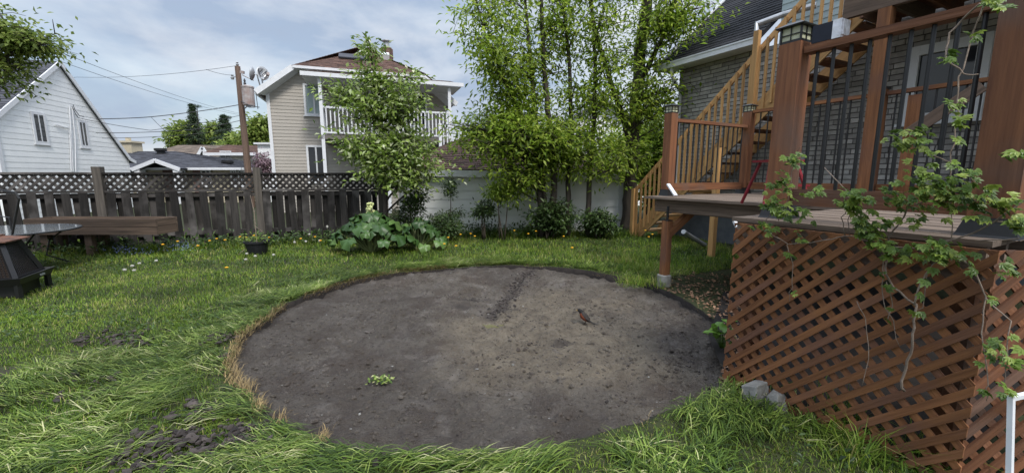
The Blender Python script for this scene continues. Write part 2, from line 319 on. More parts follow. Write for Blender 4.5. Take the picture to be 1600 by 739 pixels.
# ------------------------------------------------------------------ ground and the bare earth circle
PC, PR = Vector((-.23, 4.55, 0)), 2.46
def edge_r(a): return PR + .07 * fbm(np.cos(a) * 2.2 + 9, np.sin(a) * 2.2 + 3, 5, 4) + .06 * fbm(np.cos(a) * 9, np.sin(a) * 9, 8, 3)
def ground_z(x, y):
    d = np.hypot(x - PC.x, y - PC.y)
    near = np.clip((16 - d) / 10, 0, 1)
    return near * (.05 * fbm(x * .8, y * .8, 40, 3) + .02 * fbm(x * 4, y * 4, 41, 2))
def ground_mat():
    m = M('turf_soil', (.035, .042, .013), (.02, .024, .009), 9, .95, .8, 45, 0, c3=(.045, .036, .026), c3scale=1.1, c3range=(.55, .7)); return m
def soil_mat():
    m = bpy.data.materials.new('bare_soil'); m.use_nodes = True; nt = m.node_tree; n = nt.nodes; l = nt.links
    p = n['Principled BSDF']; p.inputs['Roughness'].default_value = .93; p.inputs['Specular IOR Level'].default_value = .2
    tc = n.new('ShaderNodeTexCoord'); co = tc.outputs['Object']
    def noise(s, d=6, r=.6):
        t = n.new('ShaderNodeTexNoise'); t.inputs['Scale'].default_value = s; t.inputs['Detail'].default_value = d; t.inputs['Roughness'].default_value = r; l.new(co, t.inputs['Vector']); return t.outputs['Fac']
    def rr(f, a, b, c=0, d=1):
        r = n.new('ShaderNodeMapRange'); r.inputs[1].default_value = a; r.inputs[2].default_value = b; r.inputs[3].default_value = c; r.inputs[4].default_value = d; l.new(f, r.inputs[0]); return r.outputs[0]
    def mix(f, a, b):
        x = n.new('ShaderNodeMix'); x.data_type = 'RGBA'; l.new(f, x.inputs[0])
        for k, q in ((6, a), (7, b)):
            if isinstance(q, tuple): x.inputs[k].default_value = (*q, 1)
            else: l.new(q, x.inputs[k])
        return x.outputs[2]
    grey = mix(rr(noise(2.2, 7, .65), .35, .65), (.19, .166, .138), (.10, .082, .064))
    grey = mix(rr(noise(1.1, 5), .48, .64), grey, (.115, .092, .074))
    grey = mix(rr(noise(3.3, 8, .7), .52, .66, 0, .8), grey, (.25, .222, .195))
    grey = mix(rr(noise(11, 6, .7), .5, .66, 0, .7), grey, (.10, .082, .074))
    a = n.new('ShaderNodeAttribute'); a.attribute_name = 'tan'
    c = mix(a.outputs['Fac'], grey, mix(rr(noise(6, 8, .7), .35, .65), (.255, .215, .16), (.145, .12, .092)))
    c = mix(rr(noise(30, 4, .75), .56, .68, 0, .8), c, (.045, .036, .032))       # crumbs of darker earth
    c = mix(rr(noise(75, 2, .5), .64, .72, 0, .6), c, (.27, .25, .225))            # grit
    c = mix(rr(noise(70, 3, .6), .6, .75, 0, .5), c, (.05, .04, .038))
    d = n.new('ShaderNodeAttribute'); d.attribute_name = 'damp'
    c = mix(d.outputs['Fac'], c, (.07, .06, .054))
    l.new(c, p.inputs['Base Color'])
    add = n.new('ShaderNodeMath'); add.operation = 'MULTIPLY_ADD'; add.inputs[1].default_value = .35
    l.new(noise(110, 3, .7), add.inputs[0]); l.new(noise(24, 7, .75), add.inputs[2])
    bp = n.new('ShaderNodeBump'); bp.inputs['Strength'].default_value = .9; bp.inputs['Distance'].default_value = .1; l.new(add.outputs[0], bp.inputs['Height']); l.new(bp.outputs[0], p.inputs['Normal'])
    return m
mt['soil'] = soil_mat()
def grid_faces(nr, na):
    i = np.arange(nr - 1)[:, None] * na; k = np.arange(na)[None, :]; k2 = (k + 1) % na
    return np.stack([i + k, i + na + k, i + na + k2, i + k2], -1).reshape(-1, 4)
SOIL_Z = -.055
def seg_d(x, y, a, b):
    ax, ay = a.x, a.y; bx, by = b.x - ax, b.y - ay; t = np.clip(((x - ax) * bx + (y - ay) * by) / (bx * bx + by * by), 0, 1)
    return np.hypot(x - ax - t * bx, y - ay - t * by), t
TR0, TR1 = gnd(826, 417), gnd(768, 492)
def soil_z(x, y):
    z = SOIL_Z + .03 * fbm(x * 1.1, y * 1.1, 60, 3) + .045 * fbm(x * 4.5, y * 4.5, 61, 4) + .03 * fbm(x * 16, y * 16, 66, 4) + .034 * fbm(x * 9, y * 9, 67, 3)
    d, t = seg_d(x, y, TR0, TR1)
    z = z - .035 * np.exp(-(d / .05) ** 2) * (1 - .5 * t) + .02 * np.exp(-((d - .12) / .07) ** 2) * vnoise(x * 14, y * 14, 3)
    return z
def make_ground():
    na = 760; a = np.linspace(0, 2 * math.pi, na, endpoint=False); er = edge_r(a)
    # earth disc
    rs = np.concatenate([np.linspace(0.004, .985, 200), [1.0]]); nr = len(rs)
    r = rs[:, None] * er[None, :]; x = PC.x + r * np.cos(a); y = PC.y + r * np.sin(a); z = soil_z(x, y)
    z[-1] = np.minimum(z[-1], SOIL_Z)
    z[-2] -= .012
    apex, lc, rc = gnd(815, 425), gnd(690, 560), gnd(1010, 545)
    ex = (x - .5 * (lc.x + rc.x)); mid = gnd(868, 500)
    q = np.hypot((x - mid.x) / 1.25, (y - mid.y) / 1.55); wd = .55 * fbm(x * 2.2, y * 2.2, 70, 5)
    d, t = seg_d(x, y, TR0, TR1)
    side = (x - TR0.x) * (TR1.y - TR0.y) - (y - TR0.y) * (TR1.x - TR0.x)
    tan = np.clip((1.0 - q + wd) * 2.2, 0, 1)
    tan *= np.clip(.5 - side * 4 + (y < TR1.y) * 5, 0, 1)
    damp = np.clip(1.3 * np.exp(-(d / .07) ** 2), 0, 1) * .8
    for (px, py, sx, sy) in ((878, 531, .16, .07), (735, 462, .35, .12), (720, 475, .25, .1), (560, 452, .12, .05), (620, 575, .14, .06), (790, 478, .18, .14)):
        g = gnd(px, py); damp = np.maximum(damp, .9 * np.clip(1.15 - np.hypot((x - g.x) / sx, (y - g.y) / sy) + .7 * fbm(x * 12, y * 12, 90, 3), 0, 1))
    damp = np.maximum(damp, np.clip((rs[:, None] - .9) * 6 + .9 * fbm(x * 2.5, y * 2.5, 97, 4), 0, .75))
    damp = np.maximum(damp, np.clip(1.3 * fbm(x * .8, y * .8, 99, 5) + .25 - .22 * (x - PC.x) - .12 * (y - PC.y) - 1.2 * tan, 0, .45))
    V = np.stack([x, y, z], -1).reshape(-1, 3)
    build_np('bare_earth', V, grid_faces(nr, na)[:, ::-1], np.zeros(len(V)), mt['soil'], attrs={'tan': tan.ravel(), 'damp': damp.ravel()}, smooth=True, kind='structure',
             label='round patch of bare grey brown earth cut into the lawn')
    # turf sheet with a hole, out to the horizon
    na = 380; a = np.linspace(0, 2 * math.pi, na, endpoint=False); er = edge_r(a)
    rad = np.concatenate([[0], [0.0], np.geomspace(.03, 900, 90)]); V = []
    for i, q in enumerate(rad):
        r = er + q if q > .0 else er
        r = er * np.clip(1 - q / 30, 0, 1) + PR * (1 - np.clip(1 - q / 30, 0, 1)) + q
        x = PC.x + r * np.cos(a); y = PC.y + r * np.sin(a); z = ground_z(x, y)
        if i == 0: z = np.full_like(z, SOIL_Z - .08); x = PC.x + (er + .012) * np.cos(a); y = PC.y + (er + .012) * np.sin(a)
        V.append(np.stack([x, y, z], -1))
    V = np.concatenate(V); f = grid_faces(len(rad), na)[:, ::-1]
    mi = np.zeros(len(f)); mi[:na] = 1
    build_np('ground', V, f, np.zeros(len(V)), [ground_mat(), mt['soil_dark']], mi=mi, smooth=True, kind='structure', label='lawn ground of the back yard')
make_ground()

def unit(v): return v / np.maximum(np.linalg.norm(v, axis=-1, keepdims=True), 1e-9)
def leaf_mesh(P, D, Nn, L, Wd, fold=.25):
    """folded diamond leaves: base, left, tip, right"""
    D = unit(D); Sd = unit(np.cross(D, Nn)); Up = np.cross(Sd, D); L = L[:, None]; Wd = Wd[:, None]
    b = P; tip = P + D * L - Up * L * .12; m = P + D * L * .48
    l = m - Sd * Wd * .5 + Up * Wd * fold; r = m + Sd * Wd * .5 + Up * Wd * fold
    V = np.stack([b, l, tip, r], 1).reshape(-1, 3); k = np.arange(len(P))[:, None] * 4
    return V, np.concatenate([k + [0, 3, 2], k + [0, 2, 1]], 1).reshape(-1, 3)
def sprays(centres, per, spread, L, Wd, droop=.5, up=None):
    N = len(centres) * per; c = np.repeat(np.asarray(centres), per, 0); off = rng.normal(0, 1, (N, 3)) * spread * np.array([1, 1, .55])
    P = c + off; D = off * .6 / np.maximum(spread, 1e-6) + rng.normal(0, .6, (N, 3)); D[:, 2] -= droop; Nn = rng.normal(0, .38, (N, 3)) + np.array([0, -.25, 1.])
    return leaf_mesh(P, D, Nn, L * rng.uniform(.65, 1.25, N), Wd * rng.uniform(.7, 1.2, N)), P

# ------------------------------------------------------------------ grass (nobody could count it)
def in_view(x, y, m=.5):
    return (np.abs(x) < 1.26 * y + m + 1.5)
BLK = [gnd(1178, 628), gnd(1212, 640)]
def deck_side(x, y):      # True where the deck or house stands
    n = x * ND.x + y * ND.y; u = x * UD.x + y * UD.y
    near = sum(np.hypot(x - b.x, y - b.y + .03) < .1 for b in BLK) > 0
    return near | (n > 2.86) & (u < 2.0) & (u > .55 - .53 * (n - 2.8)) | (n > 2.9 + (u - 1.85) * .78) & (u < 4.2) & (u >= 1.85)
def blades(P, h, w, az, lean, seed=0, curl=.5):
    N = len(P); dx, dy = np.cos(az), np.sin(az); px, py = -dy, dx
    V = np.zeros((N, 5, 3)); L = lean[:, None]
    def put(k, t, s):
        out = h * lean * (t ** (1 + curl)); up = h * np.sqrt(np.clip(1 - (lean * t) ** 2 * .9, .02, 1)) * t
        V[:, k, 0] = P[:, 0] + dx * out + px * w * s; V[:, k, 1] = P[:, 1] + dy * out + py * w * s; V[:, k, 2] = P[:, 2] + up
    put(0, 0, -.5); put(1, 0, .5); put(2, .55, -.42); put(3, .55, .42); put(4, 1, 0)
    b = np.arange(N)[:, None] * 5
    Fc = np.concatenate([b + [0, 1, 2], b + [1, 3, 2], b + [2, 3, 4]], 1).reshape(-1, 3)
    return V.reshape(-1, 3), Fc
def scatter(n, x0, x1, y0, y1):
    return rng.uniform(x0, x1, n), rng.uniform(y0, y1, n)
def make_grass():
    Xs, Ys, Hs, Ws = [], [], [], []
    for (y0, y1, n, hw) in ((.9, 2.6, 92000, (.045, .0045)), (2.6, 4.5, 118000, (.048, .0046)), (4.5, 7, 90000, (.06, .0055)), (7, 11.4, 80000, (.08, .008))):
        xw = 1.26 * y1 + 1.8
        x, y = scatter(n, max(-xw, -10.5), min(xw, 4.6), y0, y1); k = in_view(x, y)
        d = np.hypot(x - PC.x, y - PC.y); ed = edge_r(np.arctan2(y - PC.y, x - PC.x)); k &= d > ed + .01
        k &= ~deck_side(x, y)
        bare = fbm(x * 1.7, y * 1.7, 20, 3); nearl = (y < 4.2) & (x < 1.5)
        k &= ~((bare > .34) & nearl & (rng.random(n) < .85))
        lit = (x > 1.6) & (y > 2.9) & (y < 5.9) & (x > 1.75 + (y - 4) * .25); k &= ~(lit & (rng.random(n) < .9))
        x, y = x[k], y[k]; Xs.append(x); Ys.append(y); m = len(x)
        tall = 1 + .55 * fbm(x * .9, y * .9, 25, 3)
        Hs.append(hw[0] * rng.uniform(.5, 1.35, m) * tall); Ws.append(hw[1] * rng.uniform(.6, 1.4, m))
    # longer tufts: by the fence, the garage, the post and in front of the lattice
    def tuft(cx, cy, r, n, h, w):
        q = rng.random(n) ** .6 * r; a = rng.random(n) * 6.283; x = cx + q * np.cos(a); y = cy + q * np.sin(a); k = ~deck_side(x - .1, y - .05)
        Xs.append(x[k]); Ys.append(y[k]); Hs.append(h * rng.uniform(.5, 1.25, k.sum())); Ws.append(np.full(k.sum(), w))
    for i in range(70):
        t = rng.random(); fx, fy = -9.8 + t * 6.6, 7.65 + t * 2.0; tuft(fx + rng.normal() * .2, fy - .05 - rng.random() * .25, .25, 90, .2, .008)
    for i in range(60):
        t = rng.random(); tuft(-2.3 + t * 5.4, 10.25 + rng.random() * .4, .3, 80, .24, .009)
    for i in range(26):
        g = gnd(rng.uniform(970, 1040), rng.uniform(400, 450)); tuft(g.x, g.y, .2, 70, .17, .006)
    for i in range(18):
        g = gnd(rng.uniform(1060, 1150), rng.uniform(385, 430)); tuft(g.x, g.y, .25, 60, .17, .006)
    for i in range(22):
        g = gnd(rng.uniform(1290, 1500), rng.uniform(640, 735)); tuft(g.x, g.y, .1, 30, .27, .0055)
    for i in range(10):
        g = gnd(rng.uniform(1180, 1330), rng.uniform(600, 640)); tuft(g.x, g.y, .1, 26, .15, .0045)
    x = np.concatenate(Xs); y = np.concatenate(Ys); h = np.concatenate(Hs); w = np.concatenate(Ws); N = len(x)
    h = h * np.where(h < .13, np.clip((np.hypot(x - PC.x, y - PC.y) - edge_r(np.arctan2(y - PC.y, x - PC.x))) / .22, .4, 1), 1)
    P = np.stack([x, y, ground_z(x, y) - .004], -1)
    az = rng.random(N) * 6.283; lean = np.clip(rng.normal(.68, .24, N), .05, .99)
    V, Fc = blades(P, h, w, az, lean)
    r = np.clip(rng.normal(.5, .24, N) + .45 * fbm(x * 1.9, y * 1.9, 30, 4), 0, .97); r[rng.random(N) < .02] = 1.0
    build_np('lawn_grass', V, Fc, np.repeat(r, 5), mt['grass'], kind='stuff', label='rough green lawn grass around the bare earth circle')
    x, y = scatter(9000, -9, 4, 1.0, 10); k = in_view(x, y) & ~deck_side(x, y) & (np.hypot(x - PC.x, y - PC.y) > PR + .1) & (fbm(x * 1.2, y * 1.2, 44, 3) > .05); x, y = x[k], y[k]
    (V, Fc), P = sprays(np.stack([x, y, ground_z(x, y) + .03], -1), 4, .03, .045, .02, -.1)
    build_np('lawn_weeds', V, Fc, np.repeat(rng.random(len(P)), 4), mt['dark_leaf'], kind='stuff', label='small broad leaved weeds growing among the lawn grass')
    # cut grass lying raked around the circle, in flattened bundles
    nb = 6400
    a = rng.random(nb) * 6.283; d = edge_r(a) + np.abs(rng.normal(0, .34, nb)) + .04; x = PC.x + d * np.cos(a); y = PC.y + d * np.sin(a)
    left = (x < .2) | (y < 2.6); keep = in_view(x, y) & ~deck_side(x, y) & (left | (rng.random(nb) < .3)) & (y > .9) & (fbm(x * 2.2, y * 2.2, 34, 3) > -.02)
    m2 = 3600; x2, y2 = scatter(m2, -3.8, 2.2, 1.0, 3.4); k2 = (np.hypot(x2 - PC.x, y2 - PC.y) > edge_r(np.arctan2(y2 - PC.y, x2 - PC.x)) + .03) & ~deck_side(x2, y2) & in_view(x2, y2) & (fbm(x2 * 1.9, y2 * 1.9, 33, 4) > .08)
    x = np.concatenate([x[keep], x2[k2]]); y = np.concatenate([y[keep], y2[k2]]); B_ = len(x); per = 9
    az0 = .45 + 1.3 * fbm(x * .9, y * .9, 50, 3) + rng.normal(0, .3, B_) * np.where(rng.random(B_) < .25, 3.5, 1) + np.where(x > .5, rng.normal(.6, 1.0, B_), 0)
    r0 = np.clip(rng.normal(.42, .2, B_) + .35 * fbm(x * 3, y * 3, 35, 3), 0, 1); z0 = rng.uniform(.004, .04, B_)
    N = B_ * per; rep = lambda q: np.repeat(q, per)
    az = rep(az0) + rng.normal(0, .24, N) + np.where(rng.random(N) < .3, math.pi, 0)
    bx = rep(x) + rng.normal(0, .03, N); by = rep(y) + rng.normal(0, .03, N); ok = ~deck_side(bx, by) & (np.hypot(bx - PC.x, by - PC.y) > edge_r(np.arctan2(by - PC.y, bx - PC.x)) + .02)
    P = np.stack([bx, by, ground_z(bx, by) + rep(z0) + rng.uniform(0, .012, N)], -1)[ok]; az = az[ok]; N = len(az)
    V, Fc = blades(P, rng.uniform(.08, .26, N), rng.uniform(.003, .0082, N), az, rng.uniform(.93, 1.02, N), curl=.05)
    V = V.reshape(-1, 5, 3); tx, ty = V[:, 4, 0], V[:, 4, 1]; kk = np.hypot(tx - PC.x, ty - PC.y) > edge_r(np.arctan2(ty - PC.y, tx - PC.x)) - rng.uniform(-.03, .06, N); V = V[kk]; P = P[kk]; N = len(P); Fc = Fc[:N * 3]; ok[np.flatnonzero(ok)[~kk]] = False
    V[:, 2:4, 2] = (P[:, 2] + rng.uniform(.004, .05, N) ** 1.0)[:, None]; V[:, 4, 2] = P[:, 2] + rng.uniform(-.02, .035, N)
    r = np.clip(rep(r0)[ok] + rng.normal(0, .17, N), 0, 1)
    build_np('grass_clippings', V.reshape(-1, 3), Fc, np.repeat(r, 5), mt['clip'], kind='stuff', label='long cut grass raked flat around the rim of the circle')
    # dead straw along the cut edge
    n = 11000; a = rng.random(n) * 6.283; d = edge_r(a) + rng.normal(.015, .03, n); x = PC.x + d * np.cos(a); y = PC.y + d * np.sin(a)
    k = ((np.cos(a) < -.25) | (rng.random(n) < .12)) & in_view(x, y) & (fbm(a * 6, a * 0, 77, 3) + .4 * (np.cos(a) < -.35) > .02); x, y, a = x[k], y[k], a[k]; N = len(x)
    P = np.stack([x, y, rng.uniform(-.045, .03, N)], -1)
    V, Fc = blades(P, rng.uniform(.03, .085, N), rng.uniform(.002, .0045, N), a + math.pi + rng.normal(0, .9, N), rng.uniform(.6, 1, N))
    build_np('straw_rim', V, Fc, np.repeat(rng.random(N), 5), mt['straw'], kind='stuff', label='dead straw hanging over the cut edge of the turf')
make_grass()
def make_crumbs():
    b = MB()
    for i in range(900):                      # crumbs and small stones on the bare earth
        a = random.random() * 6.28; d = PR * .96 * random.random() ** .5; x, y = PC.x + d * math.cos(a), PC.y + d * math.sin(a)
        b.m = 1 if random.random() < .22 else 0
        b.lump((x, y, float(soil_z(np.array(x), np.array(y))) + .001), random.uniform(.002, .006) * random.choice((1, 1, 1.6, 2.2)), .6)
    for i in range(420):                      # broken earth along the trench
        t = random.random(); p = TR0.lerp(TR1, t); q = random.gauss(0, .07)
        b.m = 0; b.lump((p.x + q, p.y + random.gauss(0, .05), float(soil_z(np.array(p.x + q), np.array(p.y)))), random.uniform(.006, .024), .8)
    for (px, py, n, s) in ((878, 531, 30, .07), (735, 462, 40, .16), (560, 452, 14, .06), (465, 492, 16, .05), (610, 578, 18, .06), (440, 553, 12, .07), (800, 478, 60, .16), (1080, 560, 50, .14), (400, 575, 12, .04), (1060, 520, 24, .1), (660, 490, 30, .14), (700, 455, 50, .2), (500, 600, 20, .08), (640, 640, 24, .1), (900, 560, 26, .14), (960, 610, 24, .1), (430, 520, 20, .07)):
        g = gnd(px, py)
        for i in range(n):
            x, y = g.x + random.gauss(0, s), g.y + random.gauss(0, s * .6); b.m = 0; b.lump((x, y, float(soil_z(np.array(x), np.array(y)))), random.uniform(.004, .014), .5)
    b.m = 2
    for i in range(7500):
        a = random.random() * 6.28; d = PR * .97 * random.random() ** .5; x, y = PC.x + d * math.cos(a), PC.y + d * math.sin(a)
        if fbm(x * 1.6, y * 1.6, 95, 3) < random.uniform(-.35, .3): continue
        b.lump((x, y, float(soil_z(np.array(x), np.array(y))) + .001), random.uniform(.003, .011) * random.choice((1, 1, 1.4, 2.1)), .7)
    b.build('earth_crumbs', [mt['soil_dark'], mt['concrete'], mt['soil']], kind='stuff', label='crumbs of dark earth and grit on the bare circle')
    b = MB()                                   # flipped sod and mud on the lawn
    spots = [(165, 530, 45, .17), (205, 540, 20, .1), (300, 700, 60, .16), (340, 720, 45, .14), (420, 600, 16, .1), (370, 500, 36, .1), (345, 530, 30, .08), (235, 690, 26, .1), (210, 715, 26, .1), (680, 720, 22, .06), (700, 715, 20, .05), (560, 715, 22, .06), (120, 590, 10, .1), (20, 620, 18, .12), (180, 600, 10, .08), (1010, 655, 12, .04), (395, 680, 40, .1), (310, 640, 16, .08), (365, 558, 14, .06), (500, 725, 18, .06)]
    for (px, py, n, s) in spots:
        g = gnd(px, py)
        for i in range(int(n * 2.5)):
            x, y = g.x + random.gauss(0, s * 1.25), g.y + random.gauss(0, s * .75)
            if math.hypot(x - PC.x, y - PC.y) < PR + .05 or y < .9: continue
            b.lump((x, y, .005 + random.uniform(0, .03)), random.uniform(.005, .016) * random.choice((1, 1, 1.4, 1.9)) , .6, rough=.55)
    b.build('sod_clods', mt['soil_dark'], kind='stuff', label='dark clods of turned sod strewn over the cut grass')
    b = MB()                                   # brown leaf litter under the deck edge
    for i in range(2600):
        g = gnd(random.uniform(1035, 1175), random.uniform(430, 600))
        if math.hypot(g.x - PC.x, g.y - PC.y) < PR + random.uniform(-.06, .05): continue
        n_ = g.x * ND.x + g.y * ND.y
        q = random.random() * 6.28; L = random.uniform(.012, .03); d = Vector((math.cos(q), math.sin(q), random.uniform(-.4, .4))) * L; s_ = Vector((-math.sin(q), math.cos(q), random.uniform(-.6, .6))) * L * .55
        c = g + Z * random.uniform(.01, .05); b.face([c - d, c + s_, c + d, c - s_ + Z * .01])
    b.build('leaf_litter', mt['litter'], kind='stuff', label='brown fallen leaves under the edge of the deck')
make_crumbs()
pd = MB(); g = gnd(767, 503)
pd.add([(g.x + math.cos(k * .3927) * .13 * (1 + .25 * math.sin(k * 2.3)), g.y + math.sin(k * .3927) * .075 * (1 + .25 * math.cos(k * 1.7)), SOIL_Z + .012) for k in range(16)], [tuple(range(16))])
pd.build('puddle', mt['puddle'], loc=(g.x, g.y, SOIL_Z + .012), kind='structure', label='small olive puddle in the earth at the end of the trench')

# ------------------------------------------------------------------ building helpers
def clip(poly, a, b, c):
    out = []; n = len(poly)
    for i in range(n):
        p, q = poly[i], poly[(i + 1) % n]; dp = a * p[0] + b * p[1] - c; dq = a * q[0] + b * q[1] - c
        if dp <= 0: out.append(p)
        if dp * dq < 0: t = dp / (dp - dq); out.append((p[0] + (q[0] - p[0]) * t, p[1] + (q[1] - p[1]) * t))
    return out
def courses(b, O, ex, ey, poly, step, thick, tab=None, grow=.25, gap=0.0):
    """Lap courses (siding boards or shingles) over a convex outline in the plane O + x*ex + y*ey; each lower edge stands proud."""
    O, ex, ey = Vector(O), Vector(ex).normalized(), Vector(ey).normalized(); n = ex.cross(ey)
    y0 = min(p[1] for p in poly); y1 = max(p[1] for p in poly); y = y0
    while y < y1 - 1e-4:
        band = clip(clip(poly, 0, -1, -y - gap), 0, 1, y + step)
        if len(band) >= 3:
            xs = [p[0] for p in band]; xa, xb = min(xs), max(xs); cuts = [xa, xb]
            if tab:
                cuts = [xa]; x = xa - random.random() * tab
                while x < xb:
                    x += tab * random.uniform(.6, 1.4)
                    if x > xa + .02: cuts.append(min(x, xb))
                if cuts[-1] < xb: cuts.append(xb)
            for i in range(len(cuts) - 1):
                q = clip(clip(band, -1, 0, -cuts[i]), 1, 0, cuts[i + 1])
                if len(q) < 3: continue
                lift = thick * (random.uniform(.7, 1.15) if tab else 1)
                vs = [O + ex * p[0] + ey * p[1] + n * (lift * (1 - (1 - grow) * (p[1] - y) / step)) for p in q] + [O + ex * p[0] + ey * p[1] - n * .004 for p in q]
                m = len(q); fs = [tuple(range(m))] + [(k, k + m, (k + 1) % m + m, (k + 1) % m) for k in range(m)]
                b.add(vs, fs, [(v.x, v.y, v.z) for v in vs])
        y += step
def plane_poly(pts, O, ex, ey):
    return [((Vector(p) - O).dot(ex), (Vector(p) - O).dot(ey)) for p in pts]
def roof_plane(b, pts, step=.14, thick=.018, tab=.3):
    """pts: convex, first edge is the eave (left to right seen from outside)."""
    pts = [Vector(p) for p in pts]; ex = (pts[1] - pts[0]); ex.normalize(); nor = ex.cross(pts[2] - pts[0]).normalized()
    if nor.z < 0: ex = -ex; nor = ex.cross(pts[2] - pts[0]).normalized()
    ey = nor.cross(ex).normalized(); O = pts[0]
    poly = plane_poly(pts, O, ex, ey)
    ar = sum(poly[i][0] * poly[(i + 1) % len(poly)][1] - poly[(i + 1) % len(poly)][0] * poly[i][1] for i in range(len(poly)))
    if ar < 0: poly = poly[::-1]
    b.prism([p - nor * .004 for p in pts], -nor * .07)
    courses(b, O, ex, ey, poly, step, thick, tab)
def wall_siding(b, O, ex, poly, step, thick=.012, n=None):
    ex = Vector(ex); ey = Z.copy()
    courses(b, O, ex, ey, poly, step, thick)
def window(parent, c, ex, w, h, frame=.07, cols=2, rows=1, depth=.06, name='window', pane=None, fm=None, muntin=.03):
    """c: centre on the wall face; ex: along the wall, wall faces ex x Z."""
    ex = Vector(ex).normalized(); n = ex.cross(Z); c = Vector(c)
    b = MB()
    for s in (-1, 1):
        b.obox(c + ex * s * (w / 2 - frame / 2) + n * depth / 2, Z * (h / 2), ex * frame / 2, n * depth / 2)
        b.obox(c + Z * s * (h / 2 - frame / 2) + n * (depth / 2 - .002), ex * (w / 2 - frame), Z * frame / 2, n * (depth / 2 - .002))
    for i in range(1, cols): b.obox(c + ex * (-w / 2 + w * i / cols) + n * (depth * .42), Z * (h / 2 - frame), ex * muntin, n * depth * .42)
    for i in range(1, rows): b.obox(c + Z * (-h / 2 + h * i / rows) + n * (depth * .3), ex * (w / 2 - frame), Z * .012, n * depth * .3)
    b.obox(c - Z * (h / 2 + .02) + n * depth * .7, ex * (w / 2 + .04), n * depth * .7, Z * .02)
    o = b.build(name, fm or mt['white_trim'], parent)
    g = MB(); g.obox(c + n * min(.016, depth * .4), ex * (w / 2 - frame), Z * (h / 2 - frame), n * .006)
    g.build('pane', pane or mt['glass'], o)
    return o

# ------------------------------------------------------------------ white gable house on the left
def white_house():
    c0 = Vector((-17.1, 13.9, 0)); c1 = Vector((-18.6, 20.2, 0)); ex = (c1 - c0).normalized(); n = ex.cross(Z)    # n faces +x
    t = thing('house', 'white sided house with steep dark gable roof behind the left fence', 'house', (-18, 17, 0))
    L = (c1 - c0).length
    pk = onpl(90, 99, c0, n); s_pk = (pk - c0).dot(ex); zp = pk.z
    e0 = onpl(12, 186, c0, n).z; pr = onpl(200, 250, c0, n); s_r = (pr - c0).dot(ex)
    poly = [(0, 0), (L, 0), (L, max(1.7, pr.z - (L - s_r) * .6)), (s_r, pr.z), (s_pk, zp), (0, e0)]
    b = MB(); dep = -n * 8
    b.prism([c0 + ex * x + Z * z for x, z in poly], dep)
    courses(b, c0, ex, Z, poly, .2, .009)
    b.build('wall', mt['white_siding'], t)
    # roof planes: near slope and far slope, each with an overhang past the gable
    ov = n * .09; r = MB()
    sl = Vector((0, 0, zp - e0)) + ex * s_pk; dn = -sl.normalized() * .45
    A = c0 + Z * e0 + dn; Bq = c0 + ex * s_pk + Z * (zp + .06)
    roof_plane(r, [A + ov + Z * .06, A + dep * 1.05 + Z * .06, Bq + dep * 1.05, Bq + ov], .16, .02, .35)
    P2 = c0 + ex * s_r + Z * (pr.z + .06); P3 = c0 + ex * (L + .35) + Z * (poly[2][1] - .05)
    roof_plane(r, [P2 + ov, P2 + dep, Bq + dep, Bq + ov], .16, .02, .35)
    roof_plane(r, [P3 + ov, P3 + dep, P2 + dep, P2 + ov], .16, .02, .35)
    rf = r.build('roof', mt['charcoal_shingle'], t)
    f = MB()
    for p, q in ((A, Bq), (Bq, P2), (P2, P3)):
        f.beam(p + n * .095 - Z * .03, q + n * .095 - Z * .03, .04, .15)
    f.beam(A + n * .08 - Z * .02, A + dep - Z * .02, .04, .16)
    f.prism([A + n * .07 - Z * .08, c0 + Z * (e0 - .02) + n * .07, c0 + Z * (e0 - .02) + dep * .5, A + dep * .5 - Z * .08], Z * .03)
    f.obox(c0 + Z * (e0 / 2) + n * .02 - ex * .0, Z * e0 / 2, ex * .07, n * .035)
    f.build('fascia', mt['white_trim'], rf)
    for (x0, x1, y0, y1, cols) in ((46, 77, 174, 227, 2), (119, 140, 187, 232, 2)):
        p = onpl((x0 + x1) / 2, (y0 + y1) / 2, c0, n); a = onpl(x0, y0, c0, n); d = onpl(x1, y1, c0, n)
        window(t, p + n * .014, ex, (d - a).dot(ex), abs(a.z - d.z), .1, cols, 3, .024, muntin=.022)
    cd = MB()
    for pts in (((106, 165), (108, 200), (112, 268)), ((110, 166), (115, 215), (116, 268)), ((84, 195), (104, 200), (107, 210), (109, 268))):
        cd.tube([onpl(x, y, c0, n) + n * .05 for x, y in pts], .018, 6)
    cd.build('conduit', mt['white_trim'], t)
    cb = MB()
    for pts in (((108, 166), (114, 178), (118, 184), (126, 186)), ((110, 164), (113, 172), (120, 181), (127, 183))):
        cb.tube([onpl(x, y, c0, n) + n * .09 for x, y in pts], .012, 5)
    cb.build('service_cable', mt['wire'], t)
white_house()

